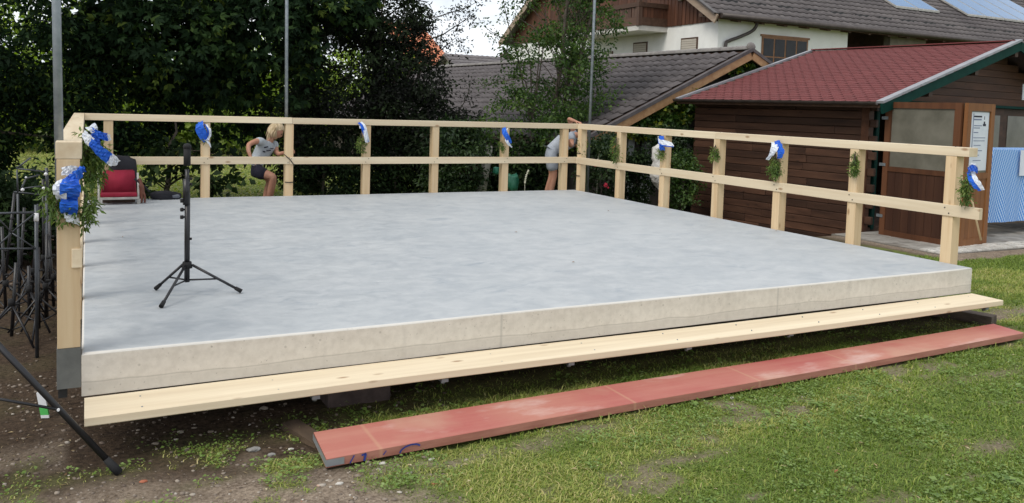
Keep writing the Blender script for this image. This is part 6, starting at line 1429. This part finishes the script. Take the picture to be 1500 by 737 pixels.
# broad-leaved weeds and clover
M_weed = tintmat('clover_leaf', [(0, (.10, .175, .035)), (.5, (.19, .29, .06)), (1, (.28, .36, .13))], .3, .45, .4)
def weeds(name, areas, **kw):
    geos = []
    for k, (x0, x1, y0, y1, dn, sz) in enumerate(areas):
        x, y, zf, g, r = scatter(x0, x1, y0, y1, dn, 400+k, .7, .04); m_ = fbm(x*2.3+9, y*2.3+4, 3) > .47; x, y = x[m_], y[m_]
        n = len(x); per = 6; idx = np.repeat(np.arange(n), per); kk = len(idx); an = r.uniform(0, 2*PI, kk); rad = r.random(kk)**.5*sz*1.6
        pos = np.stack([x[idx]+np.cos(an)*rad, y[idx]+np.sin(an)*rad, ground_h(x[idx], y[idx])+.006+r.random(kk)*.022], 1)
        d = np.stack([np.cos(an), np.sin(an), r.uniform(-.1, .5, kk)], 1); nn = nrm(np.stack([r.normal(size=kk)*.3, r.normal(size=kk)*.3, np.ones(kk)], 1)); s_ = sz*(.5+r.random(kk)*.8)
        geos.append(leaf_geo(pos, d, nn, s_, s_*.75, np.clip(.5+r.normal(size=kk)*.2, 0, 1), .1))
    return leaves_obj(name, geos, M_weed, None, kind='stuff', **kw)
weeds('clover', [(.6, 5.5, -2.5, -.2, 12, .036), (.2, 4.5, -2.5, -.2, 520, .016), (4.2, 7.5, -2.1, 1.5, 160, .018), (-.8, 1.3, -1.2, .5, 520, .017), (1., 6.5, -.35, .35, 60, .03)], label='clover and broad leaved weeds among the grass')
# pebbles
M_peb = tintmat('pebble_stone', [(0, (.12, .09, .07)), (.5, (.30, .25, .20)), (.85, (.55, .51, .45)), (1, (.42, .15, .08))], 0, .8, .3)
ico = bmesh.new(); bmesh.ops.create_icosphere(ico, subdivisions=1, radius=1); IV = np.array([v.co[:] for v in ico.verts]); IF = np.array([[v.index for v in f.verts] for f in ico.faces]); ico.free()
def pebbles():
    r = np.random.default_rng(500); X_ = []; 
    for (x0, x1, y0, y1, n) in ((-.6, 1.9, -1.4, 1.2, 5200), (-1.0, 0, .5, 4, 900), (1.2, 6.9, -1.2, -.15, 500), (5.8, 8.5, -.6, .6, 250), (1.5, 5, -2.3, -.8, 160)): X_.append(np.stack([r.uniform(x0, x1, n), r.uniform(y0, y1, n)], 1))
    X_ = np.concatenate(X_); g = grass_amount(X_[:, 0], X_[:, 1]); tr_ = trodden(X_[:, 0], X_[:, 1]); X_ = X_[(r.random(len(X_)) > g*1.05) & (r.random(len(X_)) < .45+.55*tr_)]; n = len(X_); tr_ = trodden(X_[:, 0], X_[:, 1])
    s = .0022+.010*r.random(n)**2.6; big = r.random(n) < .03; s[big] *= 1.6
    v = IV[None]*(1+r.normal(size=(n, len(IV), 1))*.16)*np.stack([s*(.8+r.random(n)*.9), s*(.8+r.random(n)*.5), s*(.35+r.random(n)*.35)], 1)[:, None, :]
    a = r.uniform(0, PI, n); c, s_ = np.cos(a)[:, None], np.sin(a)[:, None]; v = np.stack([v[..., 0]*c-v[..., 1]*s_, v[..., 0]*s_+v[..., 1]*c, v[..., 2]], -1)
    v += np.stack([X_[:, 0], X_[:, 1], ground_h(X_[:, 0], X_[:, 1])+s*.15], 1)[:, None, :]
    f = (IF[None]+(np.arange(n)*len(IV))[:, None, None]).reshape(-1, 3); t_ = np.repeat(np.clip(.16+.22*tr_+r.normal(size=n)*.24, 0, 1), len(IV))
    leaves_obj('pebbles', [(v.reshape(-1, 3), f, t_)], M_peb, None, kind='stuff', label='small pale pebbles strewn over the trodden soil')
pebbles()
def stone(x, y, s, mat, label, seed, sq=.5):
    p = atZ(x, y, G); R = random.Random(seed); bm = bmesh.new(); bmesh.ops.create_icosphere(bm, subdivisions=2, radius=1)
    for v in bm.verts: k = 1+R.uniform(-.16, .16); v.co = V((p[0]+v.co.x*s*1.4*k, p[1]+v.co.y*s*k, float(ground_h(p[0], p[1]))+s*.2+v.co.z*s*sq*k))
    MB().bm(bm).build('stone', mat, label=label, cat='stone', group='loose stones on the soil')
M_st1 = pm('grey_field_stone', (.16, .15, .14), (.28, .27, .25), scale=20, bump=.5, rough=.85); M_st2 = pm('pale_stone', (.42, .39, .34), (.55, .52, .47), scale=20, bump=.4, rough=.8); M_br = pm('brick_chip', (.30, .09, .045), (.42, .16, .09), scale=20, bump=.4, rough=.85)
for k, a in enumerate(((371, 661, .022, M_st1, 'flat dark grey stone on the soil left of the red plank'), (397, 666, .014, M_st1, 'small grey stone right beside the flat dark grey stone'), (560, 682, .013, M_st2, 'pale pebble tucked under the front edge of the red plank'), (497, 713, .012, M_st2, 'pale pebble on the soil below the scrawled end of the red plank'), (632, 675, .012, M_st2, 'pale pebble where the grass begins by the red plank'), (426, 659, .010, M_st2, 'small pale pebble between the timber offcut and the grey stones'), (1072, 583, .013, M_st2, 'pale stone at the middle of the red plank front edge'))): stone(*a, seed=k)
for k, a in enumerate(((636, 711, .010, M_br, 'orange brick chip on the grass below the red plank'), (1137, 566, .010, M_br, 'orange brick chip by the red plank among clover'), (1223, 692, .013, M_br, 'orange brick chip on the lawn near the bottom right'), (210, 707, .012, M_br, 'orange brick chip on the soil right of the tripod foot'))): stone(*a, seed=20+k)
# fallen leaves on the slab
M_dead = pm('dead_leaf', (.22, .10, .03), (.34, .20, .08), rough=.8, bump=.1)
for k, (x, y, lb) in enumerate(((840, 384, 'small brown fallen leaf right of the middle of the slab'), (180, 347, 'dark fallen leaf on the slab near the left rail'), (756, 340, 'tiny yellow leaf near the middle of the slab'), (1137, 338, 'small dark leaf by the foot of a right railing post'), (891, 309, 'small dark leaf on the far right part of the slab'))):
    p = atZ(x, y, .004); a = k*1.3; d = V((math.cos(a), math.sin(a), 0))*.016; s = V((-math.sin(a), math.cos(a), 0))*.008; c = V((p[0], p[1], .0045))
    MB().add([c-d, c-s+V((0, 0, .004)), c+d, c+s+V((0, 0, .004))], [(0, 1, 2), (0, 2, 3)]).build('fallen_leaf', M_dead, label=lb, cat='leaf', group='fallen leaves on the slab')

bush('undergrowth', 'dark low undergrowth behind the crowded black stands at the left edge', [(-.75, 4.9, 0., .5, .35, .42), (-1.1, 5.2, .1, .5, .4, .4), (-.5, 5.6, -.1, .3, .4, .35)], 170, 34, .07, M_lfB, 90, thresh=.2)
# dry straw and leaf bits lying in the grass and on the soil
r = np.random.default_rng(900); n = 2600; x = r.uniform(-.6, 6.8, n); y = r.uniform(-2.4, .4, n)
rx = x-backL[0]; ry = y-backL[1]; al = rx*fdir.x+ry*fdir.y; ac_ = rx*(-fn.x)+ry*(-fn.y); kp = ~((al > -.05) & (al < 5.8) & (ac_ < .04) & (ac_ > -.36)) & ~((x > -.02) & (y > -.30)); x, y = x[kp], y[kp]; n = len(x)
an = r.uniform(0, 2*PI, n); ln = .012+.03*r.random(n)**2; wd = np.where(r.random(n) < .25, .010, .0025)
leaves_obj('plant_litter', [leaf_geo(np.stack([x, y, ground_h(x, y)+.006+.014*r.random(n)*(grass_amount(x, y) > .4)], 1), np.stack([np.cos(an), np.sin(an), r.normal(size=n)*.12], 1), np.tile([0., 0., 1.], (n, 1))+r.normal(size=(n, 3))*.1, ln, wd, r.random(n), .1)],
           tintmat('dry_litter', [(0, (.16, .09, .05)), (.5, (.42, .33, .18)), (1, (.62, .54, .36))], .2, .8, .2), None, kind='stuff', label='dry straw and leaf bits scattered over grass and soil')
